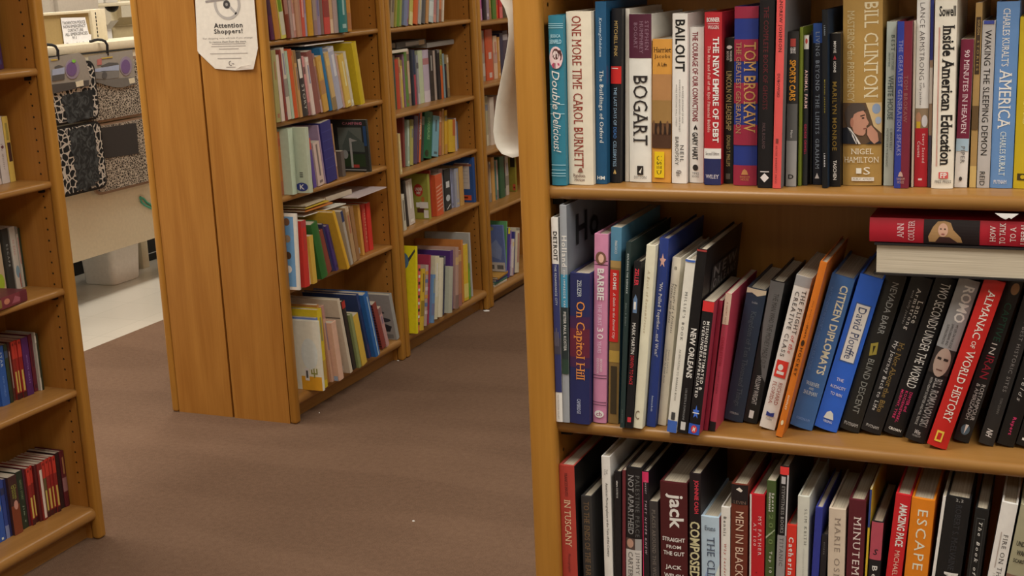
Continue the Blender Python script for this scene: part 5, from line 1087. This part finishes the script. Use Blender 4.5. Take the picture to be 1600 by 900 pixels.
# pegboard screen with its slotted post, standing on the counter
PX = -4.93
pb = thing('pegboard_screen', 'brown pegboard screen with a cream top cap standing on the counter', 'screen', (PX, 5.5, zr1))
z1 = on(110, 22, 0, PX).z; y1 = on(140, 40, 0, PX).y
rel(box('board', (PX-.012, CY0, zr1), (PX, y1, z1), pmat('8c7446', 1.3, .7, 'hardboard')), pb)
rel(box('top_cap', (PX-.03, CY0, z1), (PX+.012, y1, on(110, 17.5, 0, PX).z), CREAM, None, .003), pb)
ya, yb_ = on(141, 40, 0, PX).y, on(168, 40, 0, PX).y; ym = on(150, 40, 0, PX).y
ps = thing('slotted_post', 'cream steel post with a column of dark slots beside the pegboard', 'post', (PX, ya, zr1))
zt1 = on(155, 14, 0, PX).z
rel(box('post', (PX-.04, ya+.003, zr1), (PX+.015, ym, zt1), CREAM, None, .003), ps)
rel(box('side_flange', (PX-.05, ym+.001, zr1), (PX-.005, yb_, zt1), CREAM, None, .003), ps)
for k in range(7):
    z = zr1+.02+(zt1-zr1-.03)*k/7; rel(box('slot', (PX+.0145, ym-.016, z), (PX+.0156, ym-.008, z+.014), DARK), ps)
sg = thing('police_notice', 'white paper sign of police phone lines leaning on the brown pegboard', 'sign', (PX, 5.6, zr1))
SX = PX+.006
sp = [(95, 28), (133, 27), (139, 53), (142.5, 54), (143, 68), (101, 72)]
rel(sheet('paper_sheet', None, None, [tuple(on(x, y, 0, SX)) for x, y in sp][::-1], .001, 'ccc8c4'), sg)
def sline(s, xa, xb, y, hh):
    p, q = on(xa, y, 0, SX+.001), on(xb, y-.09*(xb-xa)*.6, 0, SX+.001)
    vs, fs, c, nm = deco_mesh(H(s, 0, 1, 0, 1, '4a4848', ''), hh/abs(q.y-p.y)); z0 = (p.z+q.z)/2
    rel(mesh_obj('lettering', [(SX+.0012, p.y+(q.y-p.y)*cc, z0+hh/2-hh*tt) for cc, tt in vs], fs, pmat('4a4848', 1, .7)), sg)
for s, xa, xb, y in (('THORNTON POLICE', 97.5, 133, 36), ('NON-EMERGENCY', 99, 134, 41.8), ('CONTACT LINE', 106, 130, 47.5), ('ALL EMERGENCIES', 102, 137, 53.7), ('911', 113, 119.5, 59), ('Thornton Police Dept', 104, 137, 69)): sline(s, xa, xb, y, .016)
# things further back
sh = thing('wall_shelf', 'cream steel shelf edge high behind the counter, upper left of photo', 'shelf', (-5.6, 6.6, 1.5))
q0, q1 = on(137, 10, 0, -5.45), on(212, 4, 0, -5.45)
rel(box('shelf_board', (-6.0, q0.y, q0.z-.008), (-5.45, q1.y+.5, q0.z+.012), CREAM, None, .004), sh)
rel(box('upright', (-5.98, q0.y+.02, 0), (-5.93, q0.y+.07, 2.0), CREAM), sh); rel(box('upright', (-5.98, q1.y+.4, 0), (-5.93, q1.y+.45, 2.0), CREAM), sh)
rel(box('lower_board', (-6.0, q0.y, 1.16), (-5.45, q1.y+.5, 1.18), CREAM, None, .004), sh)
for i, (px0, px1, c, lab, wz) in enumerate(((150, 164, 'cfc8ba', 'white carton on the high cream shelf, left one', .07), (164, 186, 'c4bcae', 'white carton on the high cream shelf, right one', .08))):
    a, b = on(px0, 3, 0, -5.5), on(px1, 3, 0, -5.5)
    bx = thing('carton', lab, 'box', (-5.6, (a.y+b.y)/2, q0.z+.013)); rel(box('body', (-5.7, a.y+.01, q0.z+.013), (-5.5, b.y-.01, q0.z+.013+wz), pmat(c, 1.2, .7), None, .004), bx)
    rel(box('tape_strip', (-5.701, (a.y+b.y)/2-.012, q0.z+.013+wz), (-5.499, (a.y+b.y)/2+.012, q0.z+.0145+wz), pmat('a89468', 1.2, .4)), bx)
# grey curved bin behind the pegboard
gb = [on(x, y, 0, -5.35) for x, y in ((80, -30), (86, 16), (140, 16), (140, -30))]
gz = gb[1].z
gt = thing('storage_tub', 'pale grey plastic tub showing above the pegboard screen, top left', 'tub', (-5.5, (gb[1].y+gb[2].y)/2, gz-.02))
bm = bmesh.new(); yl, yr = gb[1].y, gb[2].y+.1
g = bmesh.ops.create_cube(bm, size=1)
for v in g['verts']:
    k = 1.0 if v.co.z < 0 else 1.12
    v.co = Vector((-5.5+v.co.x*.3*k, (yl+yr)/2+v.co.y*(yr-yl)*k, gz-.06+(v.co.z+.5)*.36))
bmesh.ops.bevel(bm, geom=bm.edges[:], offset=.03, segments=4, affect='EDGES')
rel(bm_obj('body', bm, pmat('a89c8a', 1.3, .5, 'plastic')), gt)
rel(box('rim', (-5.68, yl-.05, gz+.28), (-5.32, yr+.05, gz+.30), pmat('a89c8a', 1.3, .5, 'plastic'), None, .006), gt)
rel(box('stand', (-5.62, yl+.02, 0), (-5.38, yr-.02, gz-.055), pmat('3a342c', 1, .7)), gt)
# boxes on the lower back shelf
for (px0, px1, py0, py1, X, c, nm, lab) in ((178, 212, 38, 62, -5.5, 'a8956c', 'cardboard_box', 'tan cardboard box on the back shelf right of the slotted post'), (164, 174.5, 45, 62, -5.5, 'd8d0c0', 'cardboard_box', 'bright white box on the back shelf beside the tan box')):
    a = on(px0, py1, 0, X); b = on(px1, py0, 0, X); z0 = 1.1805
    t = thing(nm, lab, 'box', (X-.1, (a.y+b.y)/2, z0)); rel(box('body', (X-.22, a.y, z0), (X, b.y, b.z), pmat(c, 1.25, .7), None, .003), t)
    for s in (-1, 1): rel(mesh_obj('flap', [(X-.11+s*.11, a.y, b.z), (X-.11+s*.11, b.y, b.z), (X-.11+s*.17, b.y, b.z+.05), (X-.11+s*.17, a.y, b.z+.05)], [(0, 1, 2, 3)], pmat(c, 1.25, .7)), t)
a = on(174, 20, 0, -5.75); tag(bm_obj('ornament_ball', (lambda bm: (bmesh.ops.create_icosphere(bm, subdivisions=3, radius=.045, matrix=Matrix.Translation((-5.7, on(175, 15, 0, -5.7).y, 1.1805+.33)), calc_uvs=False), bm)[1])(bmesh.new()), DARK), 'dark round ornament below the high cream shelf', 'ornament')
# car mats
def leopard(name, c_lo, c_hi, scale, thr, centre=None, lo2=None):
    m, n, l, b = new_mat(name); g = n.new('ShaderNodeNewGeometry')
    nz = n.new('ShaderNodeTexNoise'); nz.inputs['Scale'].default_value = scale*.7; nz.inputs['Detail'].default_value = 2; l.new(g.outputs['Position'], nz.inputs['Vector'])
    mx = n.new('ShaderNodeVectorMath'); mx.operation = 'MULTIPLY_ADD'; mx.inputs[1].default_value = (.02, .02, .02); l.new(nz.outputs['Color'], mx.inputs[0]); l.new(g.outputs['Position'], mx.inputs[2])
    v = n.new('ShaderNodeTexVoronoi'); v.feature = 'DISTANCE_TO_EDGE'; v.inputs['Scale'].default_value = scale; l.new(mx.outputs[0], v.inputs['Vector'])
    r = n.new('ShaderNodeValToRGB'); r.color_ramp.interpolation = 'CONSTANT'; r.color_ramp.elements[0].color = (*c_hi, 1); r.color_ramp.elements[1].position = thr; r.color_ramp.elements[1].color = (*c_lo, 1)
    l.new(v.outputs['Distance'], r.inputs['Fac']); l.new(r.outputs[0], b.inputs['Base Color']); b.inputs['Roughness'].default_value = .9; b.inputs['Specular IOR Level'].default_value = .1
    return m
LEO = leopard('leopard_pile', (.02, .022, .024), (.55, .52, .48), 30, .085)
ZEB = leopard('speckled_pile', (.06, .05, .042), (.50, .45, .38), 75, .11)
def plush():
    m, n, l, b = new_mat('black_plush'); g = n.new('ShaderNodeNewGeometry'); x = n.new('ShaderNodeTexNoise'); x.inputs['Scale'].default_value = 22; x.inputs['Detail'].default_value = 6; x.inputs['Distortion'].default_value = 2
    l.new(g.outputs['Position'], x.inputs['Vector']); r = n.new('ShaderNodeValToRGB'); r.color_ramp.elements[0].position = .45; r.color_ramp.elements[0].color = (.01, .012, .014, 1); r.color_ramp.elements[1].position = .75; r.color_ramp.elements[1].color = (.09, .105, .115, 1)
    l.new(x.outputs['Fac'], r.inputs['Fac']); l.new(r.outputs[0], b.inputs['Base Color']); b.inputs['Roughness'].default_value = .9; return m
PLUSH = plush()
PIPE = pmat('161516', .9, .6, 'piping'); PIPE2 = pmat('8a7058', 1.2, .6, 'piping'); CARD = pmat('8e8678', 1.2, .5, 'card'); CARDD = pmat('4a4540', 1.1, .5, 'card')
def mat_panel(name, X, y0, y1, z0, z1, th, mat, parent, r=.05):
    bm = bmesh.new(); pts = []
    for cy, cz, a0 in ((y1-r, z1-r, 0), (y0+r, z1-r, 90), (y0+r, z0+r, 180), (y1-r, z0+r, 270)):
        for k in range(7): a = R_(a0+15*k); pts.append((cy+r*math.cos(a), cz+r*math.sin(a)))
    n = len(pts); f0 = [bm.verts.new((X, y, z)) for y, z in pts]; f1 = [bm.verts.new((X-th, y, z)) for y, z in pts]
    bm.faces.new(f0); bm.faces.new(f1[::-1])
    for i in range(n): bm.faces.new((f0[i], f1[i], f1[(i+1) % n], f0[(i+1) % n]))
    return rel(bm_obj(name, bm, mat, None, False), parent)
def face_poly(name, pts, X, mat, parent, th=.0012):
    return rel(poly_slab(name, pts, X, th, mat), parent)
def carmats(label, X, pxl, pxr, pyt, pyb, pyseam, main, pipe, hookpx, hooky):
    yl = along(pxl, X, on(pxl, 200, 0, X).z) if pxl > 60 else None
    a, b = on(pxl, 200, 0, X), on(pxr, 200, 0, X); pm = (pxl+pxr)/2
    z1, z0, zs = on(pxr, pyt, 0, X).z, on(pm, pyb, 0, X).z, on(pm, pyseam, 0, X).z
    t = thing('car_mat_set', label, 'car mat', (X, (a.y+b.y)/2, z0))
    mat_panel('mat_border', X-.006, a.y, b.y, z0, zs-.004, .012, pipe, t); mat_panel('mat_border', X-.006, a.y, b.y, zs+.004, z1, .012, pipe, t)
    mat_panel('mat_pile', X, a.y+.014, b.y-.014, z0+.014, zs-.016, .01, main, t, .045); mat_panel('mat_pile', X, a.y+.014, b.y-.014, zs+.016, z1-.014, .01, main, t, .045)
    h0 = on(hookpx, hooky, 0, X); top = zr1
    pts = [(X+.001, h0.y+.03, z1+.02), (X+.006, h0.y+.03, top-.014)]+[(X+.006-.07*(1-math.cos(R_(k*30)))/2, h0.y+.03-.05*(k/6), top-.004+.02*math.sin(R_(k*30))) for k in range(1, 7)]
    pts = [(p[0], p[1], max(p[2], top+.0085) if p[0] < GX+.022 else p[2]) for p in pts]
    rel(tube('hook', pts, .007, PIPE), t)
    return t
m1 = carmats('black fluffy car mats with leopard edges hanging from the counter rail, left', GX+.075, 66, 160, 92, 306, 194, LEO, PIPE, 82, 78)
X1 = GX+.075+.0015
def ragged(pts, n=9, amp=2.2):
    out = []; random.seed(3)
    for (xa, ya), (xb, yb) in zip(pts, pts[1:]+pts[:1]):
        for k in range(n): out.append((xa+(xb-xa)*k/n+random.uniform(-amp, amp), ya+(yb-ya)*k/n+random.uniform(-amp, amp)))
    return out
for pts in ([(97, 150), (143, 139), (147, 184), (104, 192)], [(107, 204), (144, 196), (153, 240), (155, 280), (146, 292), (122, 300), (116, 255)]): face_poly('plush_centre', ragged(pts), X1, PLUSH, m1)
face_poly('header_card', [(70, 92), (124, 82), (133, 90), (143, 130), (139, 134), (76, 148)], X1+.004, CARD, m1)
face_poly('header_card_foot', [(74, 133), (139, 125), (139, 134), (76, 148)], X1+.0055, CARDD, m1)
def oval(name, cx, cy, rx, ry, X, mat, parent):
    face_poly(name, [(cx+rx*math.cos(2*math.pi*k/20), cy+ry*math.sin(2*math.pi*k/20)) for k in range(20)][::-1], X, mat, parent)
PURP = pmat('6a5078', 1.2, .3, 'print'); PURL = pmat('8a7c88', 1.2, .3, 'print'); BLUL = pmat('98a0b0', 1.2, .4, 'print'); GRY = pmat('55524e', 1.1, .4, 'print'); GRN = pmat('7ab840', 1.2, .4, 'print'); STI = pmat('d0c4a4', 1.2, .6, 'print'); RED = pmat('a8645c', 1.2, .5, 'print'); YEL = pmat('b89a3c', 1.2, .5, 'print')
oval('oval_badge', 113, 108, 11, 15.5, X1+.0062, PURL, m1); oval('oval_badge', 112, 108, 8, 11, X1+.0075, PURP, m1); oval('green_dot', 115.5, 95.5, 3, 2.5, X1+.0088, GRN, m1)
face_poly('picture_strip', [(82, 109), (101, 105), (101, 115), (82, 118)], X1+.0062, BLUL, m1); face_poly('car_picture', [(82, 118), (101, 115), (101, 124), (82, 127)], X1+.0062, GRY, m1); face_poly('car_picture', [(86, 104), (92, 101.5), (100, 104), (86, 107)], X1+.0062, GRY, m1)
face_poly('price_sticker', [(118, 128), (130, 125), (131, 134), (120, 136)], X1+.007, STI, m1)
face_poly('caption', [(80, 93), (90, 92), (90, 94), (80, 95)], X1+.0062, YEL, m1)
m2 = carmats('grey speckled car mats with a plain dark patch hanging right of the black ones', GX+.04, 138, 243, 84, 297, 187, ZEB, PIPE2, 160, 70)
X2 = GX+.04+.0015
face_poly('heel_pad', [(157, 200), (213, 192), (217, 240), (162, 248)], X2, pmat('34302e', 1, .6, 'rubber'), m2)
face_poly('header_card', [(138, 88), (205, 78), (207, 78), (212, 130), (190, 137), (176, 136), (142, 126)], X2+.003, CARD, m2)
face_poly('header_card_foot', [(142, 126), (212, 120), (213, 131), (190, 137), (176, 136)], X2+.0045, pmat('6e6960', 1.1, .5, 'card'), m2)
oval('oval_badge', 197, 103, 9.5, 15, X2+.0052, PURL, m2); oval('oval_badge', 196.5, 104, 7, 11, X2+.0065, PURP, m2)
face_poly('picture_strip', [(141, 109), (186, 101), (186, 110), (141, 113)], X2+.0052, BLUL, m2)
face_poly('car_picture', [(142, 116), (160, 111), (186, 110), (186, 121), (165, 124), (150, 123)], X2+.0052, pmat('7a766e', 1.1, .4, 'print'), m2); face_poly('car_roof', [(158, 103), (170, 97.5), (184, 98), (186, 101), (160, 105)], X2+.0052, GRY, m2); oval('car_wheel', 163.5, 117.5, 4, 5.5, X2+.0065, GRY, m2)
face_poly('caption', [(159, 90.5), (176, 88), (176, 90), (159, 92)], X2+.0052, YEL, m2); face_poly('red_emblem', [(152, 93), (159, 91), (159, 101), (152, 102)], X2+.0052, RED, m2)
face_poly('price_sticker', [(201, 123), (210, 121), (211.5, 129), (203, 131)], X2+.0055, STI, m2)
# teal hanger and bin
h = [on(x, y, 0, GX+.0069) for x, y in ((219, 308), (221, 316), (227, 321), (240, 327), (240, 323), (229, 316), (224, 310), (219, 308))]
tag(tube('plastic_hanger', [tuple(p) for p in h], .006, pmat('3c8a6c', 1.3, .35, 'plastic')), 'green plastic loop hooked at the counter panel, beside the bookcase end', 'hanger')
bn = thing('waste_bin', 'white plastic waste bin on the tiles under the counter panel', 'bin', (-5.03, 5.915, 0))
def tub_ring(hw, hd, z, r=.035):
    pts = []
    for sx, sy, a0 in ((1, 1, 0), (-1, 1, 90), (-1, -1, 180), (1, -1, 270)):
        for k in range(6): a = R_(a0+18*k); pts.append((sx*(hw-r)+r*math.cos(a), sy*(hd-r)+r*math.sin(a), z))
    return pts
rings = [tub_ring(.105, .115, .002), tub_ring(.108, .118, .012), tub_ring(.128, .14, .37), tub_ring(.137, .15, .372), tub_ring(.137, .15, .39), tub_ring(.126, .138, .39), tub_ring(.106, .116, .02)]
vs = [p for r in rings for p in r]; n = len(rings[0])
fs = [(i*n+k, i*n+(k+1) % n, (i+1)*n+(k+1) % n, (i+1)*n+k) for i in range(len(rings)-1) for k in range(n)]+[tuple(range(n))[::-1], tuple(range(6*n, 7*n))]
mesh_obj('tub', vs, fs, WHITE, bn, True)
a = on(240, 392, 0, -5.15); kb = thing('black_case', 'black case with a silver strip on the tiles behind the white bin', 'case', (-5.25, 6.55, 0))
rel(box('body', (-5.32, 6.30, .0), (-5.15, 6.70, .24), DARK, None, .01), kb); rel(box('silver_strip', (-5.151, 6.31, .045), (-5.1485, 6.69, .05), pmat('a8a8a8', 1.2, .3)), kb)
